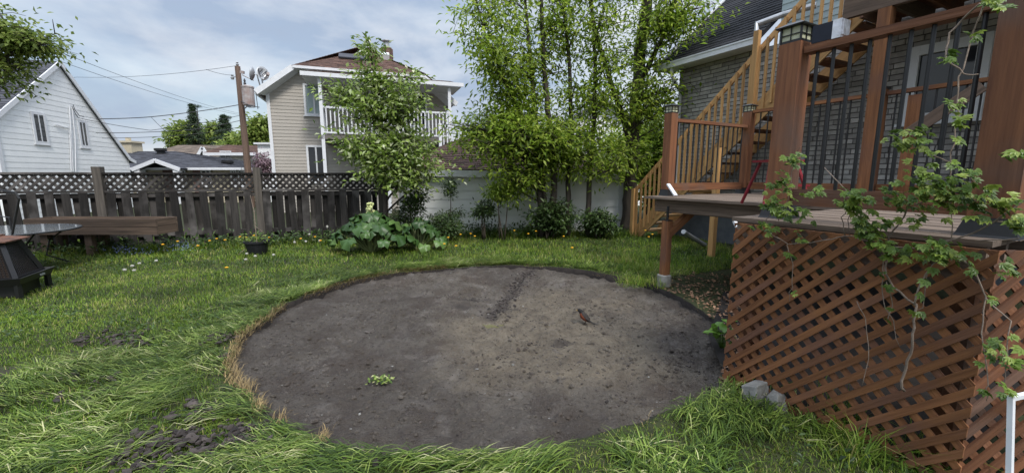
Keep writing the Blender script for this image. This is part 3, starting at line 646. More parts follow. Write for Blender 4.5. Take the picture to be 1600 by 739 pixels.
# ------------------------------------------------------------------ tan two-storey house
def tan_house():
    O = Vector((-9.78, 17, 0)); e = Vector((.942, .336, 0)).normalized(); n = e.cross(Z); Wd = 7.2      # n faces the camera
    def Q(s, d, z): return O + e * s - n * d + Z * z            # d = depth behind the front wall
    t = thing('house', 'tan sided two storey house with white balcony and brown roof', 'house', O)
    ze, zh, zr = 4.8, 5.72, 7.75; sh = 1.05; dep = 9.5
    poly = [(0, 0), (Wd, 0), (Wd, ze), (Wd - sh - .25, zh), (sh + .25, zh), (0, ze)]
    b = MB(); b.prism([Q(x, 0, z) for x, z in poly], -n * dep)
    courses(b, O, e, Z, poly, .135, .02); b.build('wall', mt['tan_siding'], t)
    r = MB(); m = Wd / 2 + .45; ov = -.4
    Lf, Lh, Ap, Rb, Le = Q(-.3, ov, ze - .0), Q(sh, ov, zh + .12), Q(m, 3.7, zr), Q(m, dep, zr), Q(-.3, dep, ze - .0)
    Rf, Rh, Re = Q(Wd + .4, ov, ze - .02), Q(Wd - sh, ov, zh + .12), Q(Wd + .4, dep, ze - .02)
    roof_plane(r, [Le, Lf, Lh, Ap, Rb]); roof_plane(r, [Rf, Re, Rb, Ap, Rh]); roof_plane(r, [Lh, Rh, Ap])
    roof_plane(r, [Q(1.5, -1.75, 5.30), Q(Wd + .35, -1.75, 5.30), Q(Wd + .1, -.46, 5.66), Q(1.7, -.46, 5.66)])      # lean-to over the balcony
    rf = r.build('roof', mt['brown_shingle'], t)
    # little gablet at the apex
    gb = MB(); gp = [Q(m - .5, 3.2, zr - .26), Q(m + .5, 3.2, zr - .26), Q(m, 3.2, zr + .1)]
    gb.prism(gp, -n * 1.2); gb.build('gablet', mt['brown_shingle'], rf)
    gt = MB(); gt.beam(gp[0] + n * .03, gp[2] + n * .03, .04, .1); gt.beam(gp[1] + n * .03, gp[2] + n * .03, .04, .1); gt.build('gablet_trim', mt['white_trim'], rf)
    f = MB()
    f.beam(Lf + n * .02 - Z * .07, Lh + n * .02 - Z * .07, .05, .2); f.beam(Rf + n * .02 - Z * .07, Rh + n * .02 - Z * .07, .05, .2)
    f.beam(Lh + n * .03 - Z * .06, Rh + n * .03 - Z * .06, .1, .1); f.beam(Lf - Z * .07, Le - Z * .07, .1, .14)
    f.prism([Lf + Z * -.14, Lh - Z * .14, Q(sh + .2, 0, zh - .02), Q(0, 0, ze - .12)], Z * .02)
    f.prism([Rf + Z * -.14, Rh - Z * .14, Q(Wd - sh - .2, 0, zh - .02), Q(Wd, 0, ze - .12)], Z * .02)
    f.prism([Lh - Z * .14, Rh - Z * .14, Q(Wd - sh, 0, zh - .025), Q(sh, 0, zh - .025)], Z * .02)
    f.beam(Q(1.45, -1.77, 5.27), Q(Wd + .4, -1.77, 5.27), .08, .15); f.prism([Q(1.5, -1.73, 5.17), Q(Wd + .3, -1.73, 5.17), Q(Wd + .3, -.02, 5.17), Q(1.5, -.02, 5.17)], Z * .02)
    f.prism([Q(1.5, -1.73, 5.19), Q(1.5, -.05, 5.19), Q(1.5, -.05, 5.6)], e * .03)
    f.build('fascia', mt['white_trim'], rf)
    ct = MB(); ct.obox(Q(.03, -.03, ze / 2), Z * ze / 2, e * .06, n * .035); ct.build('corner_trim', mt['white_trim'], t)
    # skylight panel on the front slope
    nh = (Lh - Ap).cross(Rh - Ap).normalized(); nh = nh if nh.z > 0 else -nh
    sc = Q(m - .75, 1.7, zh + .12 + (1.7 + .45) / 4.15 * (zr - zh - .12)); ey = nh.cross(e).normalized()
    k = MB(); k.obox(sc + nh * .07, e * .62, ey * .4, nh * .03); k.build('solar_panel', mt['charcoal_shingle'], rf)
    k = MB(); sc2 = Q(m + .65, 2.2, zh + .12 + (2.2 + .45) / 4.15 * (zr - zh - .12)); k.obox(sc2 + nh * .12, e * .2, ey * .25, nh * .12); k.build('roof_vent', mt['white_trim'], rf)
    # chimney
    cpnt = at(605, 90, 22.5); c = MB(); hw = .24
    z = 6.2
    c.m = 1; c.box(cpnt.x - hw + .02, cpnt.x + hw - .02, cpnt.y - hw + .02, cpnt.y + hw - .02, 5.5, 8.05); c.m = 0
    while z < 8.0:
        o_ = random.random() * .1
        for i in range(2):
            for sx, sy in ((0, -1), (0, 1), (-1, 0), (1, 0)):
                q = -hw + .12 + i * .24
                if sx: c.box(cpnt.x + sx * hw - .015, cpnt.x + sx * hw + .015, cpnt.y + q - .1, cpnt.y + q + .1, z + .004, z + .072)
                else: c.box(cpnt.x + q - .1, cpnt.x + q + .1, cpnt.y + sy * hw - .015, cpnt.y + sy * hw + .015, z + .004, z + .072)
        z += .085
    ch = c.build('chimney', [mt['brick_red'], mt['mortar']], rf)
    c = MB(); c.lathe((cpnt.x, cpnt.y, 8.05), [(.22, 0), (.15, .04), (.13, .3), (.24, .34), (.24, .38), (.03, .46)], 12); c.build('chimney_cap', mt['grey_metal'], ch)
    # windows and doors
    def win(x0, x1, y0, y1, cols=2, rows=1, pane=None, name='window', off=0.0):
        a = onpl(x0, y0, O - n * off, n); d = onpl(x1, y1, O - n * off, n)
        return window(t, (a + d) / 2 + n * .014, e, (d - a).dot(e), abs(a.z - d.z), .08, cols, rows, .06, name, pane)
    win(473, 508, 131, 182, 2, 1, mt['blind']); win(478, 512, 227, 285, 2, 1, None, 'door'); win(528, 552, 136, 172); win(576, 606, 140, 212, 1, 1, None, 'door'); win(636, 668, 147, 200, 2)
    # balcony
    zf = 3.08; d1 = -1.65; s0, s1 = 2.0, Wd - .1
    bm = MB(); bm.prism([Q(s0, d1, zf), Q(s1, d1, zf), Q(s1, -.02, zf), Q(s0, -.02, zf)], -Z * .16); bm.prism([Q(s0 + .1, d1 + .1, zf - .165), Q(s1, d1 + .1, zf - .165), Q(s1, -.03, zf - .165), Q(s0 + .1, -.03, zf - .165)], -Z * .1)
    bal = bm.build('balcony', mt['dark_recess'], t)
    for s in (s0 + .08, (s0 + s1) / 2 - .1, s1 - .08):
        q = MB(); q.obox(Q(s, d1 + .06, (0 + 5.2) / 2), Z * 2.6, e * .06, n * .06); q.build('post', mt['white_trim'], t)
    rl = MB()
    for z, h in ((zf + 1.05, .07), (zf + .1, .06)):
        rl.obox(Q((s0 + s1) / 2, d1 + .06, z), e * ((s1 - s0) / 2 - .05), n * .03, Z * h / 2); rl.obox(Q(s0 + .08, d1 / 2 + .06, z), n * (abs(d1) / 2 - .1), e * .03, Z * h / 2)
    x = s0 + .24
    while x < s1 - .1: rl.obox(Q(x, d1 + .06, zf + .57), Z * .46, e * .022, n * .018); x += .15
    for k in range(1, 9): rl.obox(Q(s0 + .08, d1 + .1 + k * .17, zf + .57), Z * .46, n * .022, e * .018)
    rl.build('railing', mt['white_trim'], bal)
    # stair rail stub at the right end
    q = MB(); a = onpl(688, 222, O - n * d1, n)
    sx = (a - O).dot(e); top = onpl(690, 197, O - n * d1, n).z
    q.obox(Q(sx, d1, top / 2 + .05), Z * (top / 2 + .05), e * .06, n * .06)
    for k in range(9): q.obox(Q(sx + .15 + k * .15, d1, top - .5), Z * .5, e * .022, n * .018)
    q.obox(Q(sx + .75, d1, top), e * .75, n * .035, Z * .035); q.obox(Q(sx + .75, d1, top - 1.02), e * .75, n * .035, Z * .035)
    q.build('stair_railing', mt['white_trim'], t)
    # satellite dishes on the left eave
    for kind in (0, 1):
        p = at(412, 143, 17.0) if kind == 0 else at(407, 140, 17.1)
        if kind == 0:
            dsh = thing('satellite_dish', 'oval satellite dish facing the yard at the tan roof corner', 'satellite dish', p); c = at(409.5, 116, 17.0); nn = Vector((.75, -.62, .25)).normalized(); rr_ = .26
        else:
            dsh = thing('satellite_dish', 'satellite dish seen edge on with long feed arm at the tan roof corner', 'satellite dish', p); c = at(397, 116, 17.0); nn = Vector((-.97, -.2, .15)).normalized(); rr_ = .25
        a = nn.cross(Z).normalized(); u2 = a.cross(nn); D = MB(); vs = []; fs = []
        for i in range(5):
            for k in range(18):
                q_ = k * math.pi / 9; rr2 = rr_ * (i + .02) / 4; vs.append(c + a * math.cos(q_) * rr2 * .85 + u2 * math.sin(q_) * rr2 * 1.05 + nn * .09 * (i / 4) ** 2)
        for i in range(4):
            for k in range(18): fs.append((i * 18 + k, i * 18 + (k + 1) % 18, (i + 1) * 18 + (k + 1) % 18, (i + 1) * 18 + k))
        vs2 = [v - nn * .02 for v in vs]; N = len(vs); D.add(vs + vs2, fs + [tuple(i + N for i in f[::-1]) for f in fs] + [(4 * 18 + k, 4 * 18 + (k + 1) % 18, N + 4 * 18 + (k + 1) % 18, N + 4 * 18 + k) for k in range(18)])
        D.build('reflector', mt['grey_metal'], dsh, smooth=True)
        if kind == 0:
            dk = MB()
            for a0, b0, a1, b1 in ((-.16, .12, .05, -.1), (-.02, .16, .14, -.02), (.14, .16, .1, -.16), (-.2, 0, -.02, -.2)): dk.beam(c + a * a0 + u2 * b0 + nn * .07, c + a * a1 + u2 * b1 + nn * .07, .03, .012, nn)
            dk.build('emblem', mt['black_metal'], dsh)
        ar = MB(); ar.tube([p - Z * .05, p + Z * .12, c - nn * .1, c - nn * .02], .025, 8); ar.build('mast', mt['grey_metal'], dsh)
        fe = MB(); tip = c + nn * .5 - u2 * .22; tip = c + nn * .42 - u2 * .02 if kind else tip
        fe.tube([c - u2 * rr_ * 1.0, tip - u2 * .1], .018, 6); fe.obox(tip, nn * .07, a * .045, u2 * .05); fe.build('feed_arm', mt['galv'], dsh)
tan_house()

# ------------------------------------------------------------------ small houses far left
def bungalow():
    Y = 23; t = thing('bungalow', 'low bungalow with dark grey hip roof and arched white porch', 'house', at(270, 290, Y))
    zE = at(300, 263, Y).z
    def X(px, d=0): return at(px, 266, Y).x
    xl, xr = X(140), X(378); zr = at(270, 238, Y + 3).z; D = 8
    b = MB(); b.box(xl + .3, xr - .4, Y + .5, Y + D - .5, -1, zE - .02); b.build('wall', mt['cream'], t)
    r = MB(); a0, a1, a2, a3 = Vector((xl, Y, zE)), Vector((xr, Y, zE)), Vector((xr, Y + D, zE)), Vector((xl, Y + D, zE)); rL, rR = at(172, 237, Y + D / 2), at(274, 237, Y + D / 2)
    roof_plane(r, [a0, a1, rR, rL], .18, .02, .4); roof_plane(r, [a1, a2, rR], .18, .02, .4); roof_plane(r, [a2, a3, rL, rR], .3, .02, .6); roof_plane(r, [a3, a0, rL], .18, .02, .4)
    x0, x1, xm = X(228), X(290), X(259); zpk = at(259, 252.5, Y).z
    P = [Vector((x0 - .2, Y - .6, zE - .02)), Vector((x1 + .2, Y - .6, zE - .02)), Vector((xm, Y - .6, zpk + .1))]; bk = Vector((0, 2.6, 0))
    roof_plane(r, [P[0] + bk, P[0], P[2], P[2] + bk], .18, .02, .4); roof_plane(r, [P[1], P[1] + bk, P[2] + bk, P[2]], .18, .02, .4)
    rf = r.build('roof', mt['charcoal_shingle'], t)
    f = MB()
    for i in (0, 1): f.beam(P[i] + Vector((0, -.04, -.07)), P[2] + Vector((0, -.04, -.07)), .05, .2)
    f.beam(a0 + Vector((0, -.05, -.03)), a1 + Vector((0, -.05, -.03)), .08, .13); f.beam(a1 + Vector((.05, 0, -.03)), a2 + Vector((.05, 0, -.03)), .08, .13)
    for px in (229, 288): f.box(X(px) - .14, X(px) + .14, Y - .62, Y - .35, -1, zE - .1)
    f.build('porch_trim', mt['white_trim'], t)
    for px0, px1 in ((243, 266), (291, 303)):
        m = MB(); m.box(X(px0), X(px1), Y + .44, Y + .49, -1, zE - .05); m.build('brick_panel', mt['brick_red'], t)
    zc = (zE + .9) / 2
    for px0, px1 in ((192, 218), (268, 281), (305, 321), (352, 362), (364, 374)): window(t, ((X(px0) + X(px1)) / 2, Y + .43, zE - .55), (1, 0, 0), X(px1) - X(px0), .95, .08, 2)
    ch = MB(); p = at(202, 230, Y + 4); ch.box(p.x - .5, p.x + .5, p.y - .4, p.y + .4, 2, p.z + .25); ch.box(p.x - .6, p.x + .6, p.y - .5, p.y + .5, p.z + .25, p.z + .36); ch.box(p.x - .1, p.x + .1, p.y - .1, p.y + .1, p.z + .36, p.z + .6); ch.build('chimney', mt['cream'], rf)
    for px, py, dy in ((251, 236, 3.4), (356, 255, 1.2)):
        v = MB(); p = at(px, py, Y + dy); v.lathe((p.x, p.y, p.z - .35), [(.2, 0), (.2, .3), (.33, .36), (.33, .5), (.1, .52)], 10); v.build('roof_vent', mt['black_metal'], rf)
    t = thing('house', 'beige roofed house with small white trimmed gable behind the bungalow', 'house', at(270, 290, 36)); Y = 36
    zE, zr = at(270, 250, Y).z, at(270, 226, Y + 3).z; xl, xr = at(196, 250, Y).x, at(335, 250, Y).x
    b = MB(); b.box(xl + .5, xr - .2, Y + .5, Y + 7, -1, zE); b.build('wall', mt['offwhite'], t)
    r = MB(); roof_plane(r, [(xl, Y, zE), (xr, Y, zE), (xr - .2, Y + 4, zr), (xl + 1.5, Y + 4, zr)], .2, .02, .5); roof_plane(r, [(xr, Y + 8, zE), (xl, Y + 8, zE), (xl + 1.5, Y + 4, zr), (xr - .2, Y + 4, zr)], .4, .02, .8)
    p, q, s = at(306, 248, Y - .6), at(327, 248, Y - .6), at(316, 230, Y - .6); bk = Vector((0, 3, 0))
    roof_plane(r, [p + bk, p, s, s + bk], .2, .02, .5); roof_plane(r, [q, q + bk, s + bk, s], .2, .02, .5); r.prism([p + Vector((.1, .2, 0)), q + Vector((-.1, .2, 0)), s + Vector((0, .2, -.1))], (0, 2.5, 0))
    rf = r.build('roof', mt['beige_shingle'], t)
    f = MB(); f.beam(p - Z * .05, s - Z * .05, .1, .25); f.beam(q - Z * .05, s - Z * .05, .1, .25); f.build('gable_trim', mt['white_trim'], rf)
    t = thing('house', 'white walled house with reddish brown roof left of the utility pole', 'house', at(360, 290, 33)); Y = 33
    xl, xr = at(322, 250, Y).x, at(397, 250, Y).x; zE, zr = at(350, 239, Y).z, at(350, 227, Y + 3).z
    b = MB(); b.box(at(340, 250, Y).x, xr - .2, Y + .3, Y + 7, -1, zE - .1); b.build('wall', mt['offwhite'], t)
    r = MB(); roof_plane(r, [(xl, Y - .2, zE), (xr + .3, Y - .2, zE - .12), (xr - 1.5, Y + 4, zr), (xl - 1, Y + 4, zr)], .2, .02, .5); roof_plane(r, [(xr + .3, Y - .2, zE - .12), (xr + .3, Y + 8, zE - .12), (xr - 1.5, Y + 4, zr)], .2, .02, .5); r.build('roof', mt['brown_shingle'], t)
    f = MB(); f.box(xl, xr + .3, Y - .3, Y - .21, zE - .22, zE); f.box(at(326, 250, Y).x, at(340, 250, Y).x, Y + 1.2, Y + 1.4, -1, zE - .2); f.build('fascia', mt['white_trim'], t)
    window(t, at(353, 242, Y + .29), (1, 0, 0), .9, .6, .08, 2); window(t, (at(331, 250, Y).x, Y + 1.19, zE - .9), (1, 0, 0), 1.0, 1.3, .08, 1, name='door')
bungalow()
def grey_neighbour():
    Y = 21; t = thing('house', 'pale grey sided house half hidden behind the ash trees', 'house', at(945, 290, Y))
    a, b_ = at(868, 200, Y), at(1010, 200, Y); zE = at(900, 200, Y).z; zp = zE + 1.3
    poly = [(a.x, 0), (b_.x, 0), (b_.x, zE), ((a.x + b_.x) / 2, zp), (a.x, zE)]
    b = MB(); b.prism([Vector((x, Y, z)) for x, z in poly], (0, 7, 0)); courses(b, Vector((0, Y, 0)), Vector((1, 0, 0)), Z, poly, .14, .014); b.build('wall', mt['white_siding'], t)
    r = MB(); m = (a.x + b_.x) / 2
    roof_plane(r, [(a.x - .4, Y + 7, zE - .2), (a.x - .4, Y - .4, zE - .2), (m, Y - .4, zp + .08), (m, Y + 7, zp + .08)]); roof_plane(r, [(b_.x + .4, Y - .4, zE - .2), (b_.x + .4, Y + 7, zE - .2), (m, Y + 7, zp + .08), (m, Y - .4, zp + .08)]); r.build('roof', mt['grey_shingle'], t)
    window(t, (m - .9, Y - .014, 3.2), (1, 0, 0), .9, 1.2, .1, 2)
    w = thing('garden_shed', 'white panelled shed wall beside the tan house', 'shed', at(409, 290, 24)); p, q = at(402, 226, 24), at(425, 226, 24)
    s = MB(); s.box(p.x, q.x, 24, 26, -1, p.z); s.build('wall', mt['white_siding'], w)
    s = MB(); s.box(p.x - .12, q.x, 23.85, 26.1, p.z, p.z + .1); s.build('roof', mt['white_trim'], w)
grey_neighbour()

# ------------------------------------------------------------------ garage behind the trees
def garage():
    L0, R0 = Vector((-2.95, 10.75, 0)), Vector((3.02, 11.25, 0)); e = (R0 - L0).normalized(); n = e.cross(Z); Wd = (R0 - L0).length; D = 5.6
    t = thing('garage', 'low white sided garage with brown hip roof behind the trees', 'garage', (L0 + R0) / 2)
    zl, zr_ = 1.6, 1.5
    b = MB(); poly = [(0, 0), (Wd, 0), (Wd, zr_), (0, zl)]; b.prism([L0 + e * x + Z * z for x, z in poly], -n * D); courses(b, L0, e, Z, poly, .225, .034, grow=1.0, gap=.018); b.build('wall', mt['white_siding'], t)
    r = MB(); o = .22; z0, z1 = zl + .12, zr_ + .12
    a0, a1, a2, a3 = L0 - e * o + n * o + Z * z0, R0 + e * o + n * o + Z * z1, R0 + e * o - n * (D + o) + Z * z1, L0 - e * o - n * (D + o) + Z * z0
    rl, rr = L0 + e * 2.55 - n * D / 2 + Z * 3.15, R0 - e * 2.55 - n * D / 2 + Z * 3.05
    roof_plane(r, [a0, a1, rr, rl], .13, .02, .28); roof_plane(r, [a1, a2, rr], .13, .02, .28); roof_plane(r, [a2, a3, rl, rr], .2, .02, .4); roof_plane(r, [a3, a0, rl], .13, .02, .28)
    r.build('roof', mt['brown_shingle'], t)
    f = MB(); f.beam(a0 - Z * .1, a1 - Z * .1, .04, .17); f.beam(a3 - Z * .1, a0 - Z * .1, .04, .17); f.beam(a1 - Z * .1, a2 - Z * .1, .04, .17)
    f.obox(R0 + n * .03 - e * .06 + Z * .7, Z * .7, e * .06, n * .03); f.build('fascia', mt['white_trim'], t)
garage()

# ------------------------------------------------------------------ fence
FA = Vector((-10.6, 7.75, 0)); FP = [at(158, 300, 8.45), at(405, 300, 9.36), at(596, 300, 9.9)]
for p in FP: p.z = 0
FP = [FP[0] + (FP[0] - FP[1]) * 1.0] + FP
def lattice(b, O, ex, ey, w, h, pitch, sw, th, n):
    """two crossed layers of diagonal strips clipped to a w x h panel"""
    for s, off in ((-1, 0.0), (1, th)):
        d = pitch * math.sqrt(2); k = -h - d
        while k < w + h + d:
            hw = sw / math.sqrt(2)
            st = [(k - hw, 0), (k + hw, 0), (k + hw + s * h, h), (k - hw + s * h, h)]
            q = clip(clip(st, -1, 0, 0), 1, 0, w)
            if len(q) >= 3:
                base = b.v.__len__(); b.prism([O + ex * x + ey * y + n * off for x, y in q], n * (th * .96))
                a_, c_ = (ex + ey * s).normalized(), (ex - ey * s).normalized(); r0 = random.random() * 40
                for i in range(base, len(b.v)): v = Vector(b.v[i]) - O; b.uvw[i] = (v.dot(a_) + r0, v.dot(c_), 0)
            k += d
def fence():
    t = thing('fence', 'weathered dark board fence with a lattice strip along its top', 'fence', FP[1])
    for i, p in enumerate(FP):
        b = MB(); h = 1.72 if i in (1, 2) else 1.62; b.obox(p + Z * h / 2, Z * h / 2, (.07, .02, 0), (-.02, .07, 0)); b.build('post', mt['post_wood'], t)
    for i in range(3):
        p, q = FP[i], FP[i + 1]; ex = (q - p).normalized(); n = ex.cross(Z); L = (q - p).length - .16; O = p + ex * .08
        b = MB(); x = .0; k = 0
        while x < L - .08:
            w = .145 * random.uniform(.92, 1.08); tilt = random.gauss(0, .013)
            c = O + ex * (x + w / 2) + n * (.045 + .005 * random.random())
            b.obox(c + Z * (.62 + random.gauss(0, .012)), Z * .58 + ex * tilt, ex * w / 2, n * .009)
            x2 = x + w + .105
            wb = .185 * random.uniform(.62, 1.02)
            if x2 < L: b.obox(O + ex * (x + w + .055) - n * (.045 + .005 * random.random()) + Z * .6, Z * .58 + ex * random.gauss(0, .008), ex * wb / 2 * .86, n * .009)
            x += w + .125; k += 1
        b.build('board_panel', mt['fence_wood'], t)
        b = MB()
        for z in (.3, 1.13): b.obox(O + ex * L / 2 + Z * z, ex * L / 2, n * .03, Z * .045)
        b.obox(O + ex * L / 2 + Z * 1.215 + n * .0, ex * L / 2, n * .06, Z * .022); b.obox(O + ex * L / 2 + Z * 1.585, ex * L / 2, n * .055, Z * .02)
        b.build('rail', mt['fence_wood'], t)
        b = MB(); lattice(b, O + Z * 1.24 + n * .005, ex, Z, L, .325, .098, .052, .009, n); b.build('lattice_panel', mt['fence_wood'], t)
fence()

# ------------------------------------------------------------------ utility pole and wires
def pole():
    Y = 20; p0, p1 = at(391, 300, Y), at(371, 104, Y); p0 = p0 + (p0 - p1) * .35; t = thing('utility_pole', 'leaning wooden utility pole with a grey transformer can', 'utility pole', p0)
    b = MB(); b.tube([p0, p0.lerp(p1, .5), p1], [.17, .145, .115], 12); b.build('shaft', mt['pole_wood'], t)
    c = at(386, 150, Y - .25); b = MB(); b.lathe((c.x + .06, c.y, c.z - .45), [(.2, 0), (.25, .02), (.25, .78), (.27, .8), (.27, .86), (.12, .92)], 16); tr = b.build('transformer', mt['galv'], t, smooth=False)
    b = MB(); b.lathe((c.x - .05, c.y, c.z + .46), [(.05, 0), (.06, .1), (.03, .14), (.05, .2), (.02, .3)], 8); b.tube([(c.x + .3, c.y, c.z + .35), (c.x + .42, c.y, c.z + .2), (c.x + .45, c.y, c.z - .6)], .015, 5); b.build('bushing', mt['wire'], tr)
    b = MB(); a = at(377, 185, Y); b.tube([a, at(382, 170, Y), at(388, 165, Y - .2), at(396, 166, Y - .3)], .03, 6); b.obox(at(393, 167, Y - .3), (.14, 0, 0), (0, .06, 0), (0, 0, .04)); b.build('lamp_arm', mt['grey_metal'], t)
    b = MB(); q = at(371, 103, Y); b.lathe((q.x, q.y, q.z), [(.05, 0), (.07, .06), (.03, .1), (.06, .14), (.02, .2)], 8); w = at(363, 121, Y); b.tube([at(372, 120, Y), w], .02, 5); b.lathe((w.x, w.y, w.z - .1), [(.06, 0), (.08, .08), (.04, .12), (.06, .2)], 8); b.build('insulator', mt['grey_metal'], t)
    # wires
    def wire(pts, r, label):
        m = MB(); P = []
        for i in range(len(pts) - 1):
            a, c = pts[i], pts[i + 1]; sag = (c - a).length * .012
            for k in range(10): s = k / 10; P.append(a.lerp(c, s) - Z * sag * 4 * s * (1 - s))
        P.append(pts[-1]); m.tube(P, r, 5); o = m.build('overhead_wire', mt['wire'], loc=pts[0]); tag(o, label, 'wire')
    wire([at(371, 103, Y), at(120, 121, 26), at(-60, 128, 30)], .009, 'thin wire running left from the very top of the utility pole')
    wire([at(366, 118, Y), at(322, 109, 16)], .008, 'short wire joining the pole insulator to the top wire')
    wire([at(374, 164, Y), at(235, 183, 18), at(150, 186, 17.2)], .017, 'thick cable from the pole sagging to the white gable wall')
    wire([at(378, 188, Y), at(300, 203, 19), at(150, 208, 17.5)], .013, 'lower cable from pole passing behind the spruce to the white house')
    wire([at(380, 198, Y), at(290, 211, 18.5), at(160, 216, 17.6)], .01, 'lowest thin cable strung just over the bungalow roof')
    wire([at(262, 208, 20), at(236, 183, 18)], .008, 'short drop wire hanging from the thick cable')
    wire([at(374, 181, Y), at(235, 204, 19), at(128, 186, 16.8)], .011, 'cable sagging from the service cables of the white house to the pole')
    wire([at(376, 178, Y), at(20, 52, 8)], .005, 'upper of two faint wires slanting across the sky at left')
    wire([at(376, 180, Y), at(10, 66, 8)], .005, 'lower of two faint wires slanting across the sky at left')
    wire([at(376, 158, Y), at(405, 168, 17)], .016, 'wire from the transformer to the tan house eave')
pole()

# ------------------------------------------------------------------ trees
def tree(name, label, trunks, blobs, leaf, mat, cat='tree', per=9, spread=.16, droop=.5, group=None, tw=.006, bark='bark', sub=6):
    """trunks: list of (points, radii). blobs: (centre, (rx,ry,rz), number of branches). Branches grow from the trunks to points in the blobs,
    carrying leaf sprays along their outer half."""
    base = Vector(trunks[0][0][0]); t = thing(name, label, cat, base, group); b = MB(); nodes = []
    for pts, rad in trunks:
        P = [Vector(p) for p in pts]; Q = []; Rr = []
        for i in range(len(P) - 1):
            for k in range(5):
                s = k / 5; Q.append(P[i].lerp(P[i + 1], s) + Vector((random.gauss(0, 1), random.gauss(0, 1), 0)) * rad[i] * .12); Rr.append(rad[i] + (rad[i + 1] - rad[i]) * s)
        Q.append(P[-1]); Rr.append(rad[-1]); b.tube(Q, Rr, 9)
        nodes += [(q, r) for q, r in zip(Q, Rr)]
    cen = []
    for c, rd, nb in blobs:
        c = Vector(c)
        for i in range(nb):
            v = Vector((random.gauss(0, 1), random.gauss(0, 1), random.gauss(0, 1))); v.normalize(); q = random.random() ** .4
            e = c + Vector((v.x * rd[0] * q, v.y * rd[1] * q, v.z * rd[2] * q))
            best = min(nodes, key=lambda nr: (nr[0] - e).length + 1.6 * max(0, nr[0].z - e.z + .25 * (nr[0].xy - e.xy).length) + random.random() * .4)
            s = best[0]; ln = (e - s).length; r0 = min(best[1] * .55, .012 + ln * .012)
            mid = s.lerp(e, .5) + Vector((random.gauss(0, .08), random.gauss(0, .08), random.uniform(.02, .16))) * ln
            pts = []
            for k in range(6):
                a = k / 5; pts.append((s * (1 - a) ** 2 + mid * 2 * a * (1 - a) + e * a * a))
            b.tube(pts, [r0 + (tw * .6 - r0) * k / 5 for k in range(6)], 5)
            for k in range(sub):
                a = random.uniform(.35, 1.0); p = s * (1 - a) ** 2 + mid * 2 * a * (1 - a) + e * a * a
                o = p + Vector((random.gauss(0, 1), random.gauss(0, 1), random.gauss(0, .7))) * min(.28, ln * .22)
                b.tube([p, p.lerp(o, .5) + Z * .03, o], [tw, tw * .7, tw * .4], 4); cen.append(tuple(o)); 
                if random.random() < .6: cen.append(tuple(p.lerp(o, .5)))
    b.build('trunk', mt[bark], t, smooth=True)
    (V, Fc), P = sprays(np.array(cen), per, spread, leaf[0], leaf[1], droop)
    r = np.clip(rng.normal(.5, .28, len(P)), 0, 1)
    build_np('crown', V, Fc, np.repeat(r, 4), mat, t)
    return t
def px(x, y, Y): return at(x, y, Y)
def g0(x, Y, z=0.0): p = at(x, 380, Y); return Vector((p.x, p.y, z))
# ash clump, its neighbours and the thick one
Y = 10.15
tree('ash_tree', 'multi stemmed ash tree with bright drooping leaves before the garage', [
    ([g0(846, Y), px(842, 280, Y), px(838, 200, Y), px(830, 110, Y), px(822, 20, Y), px(815, -90, Y)], [.085, .07, .06, .048, .035, .02]),
    ([g0(860, Y + .1), px(866, 290, Y), px(858, 190, Y), px(850, 100, Y), px(846, 0, Y), px(842, -120, Y)], [.09, .08, .07, .055, .045, .02]),
    ([g0(856, Y), px(846, 250, Y), px(800, 150, Y - .3), px(760, 60, Y - .5), px(735, -30, Y - .6)], [.06, .05, .035, .025, .012])],
    [(px(775, 200, Y - .5), (1.15, .9, .5), 42), (px(758, 55, Y - .6), (.85, .9, .9), 24), (px(835, 80, Y), (1.2, 1.0, 1.2), 26), (px(800, -40, Y), (1.5, 1.2, .9), 20),
     (px(845, 215, Y - .3), (1.3, .9, .55), 40), (px(722, 200, Y - .2), (.55, .6, .5), 14), (px(790, 272, Y - .5), (.8, .5, .3), 14), (px(800, 140, Y - .3), (.9, .6, .5), 18)],
    (.14, .054), mt['ash_leaf'], per=8, spread=.19, droop=.28)
Y = 10.3
tree('ash_tree', 'slim ash tree between the clump and the thick trunk', [
    ([g0(888, Y), px(888, 290, Y), px(893, 200, Y), px(890, 100, Y), px(880, 0, Y), px(872, -110, Y)], [.075, .065, .055, .045, .035, .018]),
    ([g0(918, Y), px(921, 280, Y), px(928, 200, Y), px(930, 100, Y), px(925, 10, Y), px(918, -110, Y)], [.075, .065, .055, .045, .035, .018])],
    [(px(905, 40, Y), (1.5, .9, 1.0), 26), (px(905, 170, Y), (1.5, .8, .75), 26), (px(935, -40, Y), (1.3, 1.0, .7), 18), (px(915, 245, Y - .3), (1.2, .6, .45), 24), (px(950, 110, Y - .2), (.5, .5, .7), 6)],
    (.14, .054), mt['ash_leaf'], per=6, spread=.2, droop=.28)
Y = 10.9
tree('ash_tree', 'thick trunked ash tree beside the wooden staircase', [
    ([g0(982, Y), px(984, 300, Y), px(990, 200, Y), px(1000, 100, Y), px(1010, 0, Y), px(1014, -120, Y)], [.21, .175, .165, .15, .13, .09]),
    ([px(988, 230, Y), px(955, 130, Y - .3), px(930, 50, Y - .4), px(915, -40, Y - .4)], [.09, .06, .04, .02]),
    ([px(996, 140, Y), px(1035, 60, Y - .4), px(1065, -20, Y - .6)], [.08, .05, .025])],
    [(px(1000, 40, Y - .5), (1.7, .9, 1.1), 38), (px(985, 150, Y - .5), (1.2, .7, .8), 22), (px(1070, 20, Y - .7), (.8, .7, .8), 22), (px(1045, 140, Y - .3), (.6, .5, .9), 20), (px(965, 240, Y - .5), (.6, .5, .4), 17), (px(1000, -60, Y), (1.6, 1.2, .7), 30)],
    (.14, .054), mt['ash_leaf'], per=6, spread=.2, droop=.28)
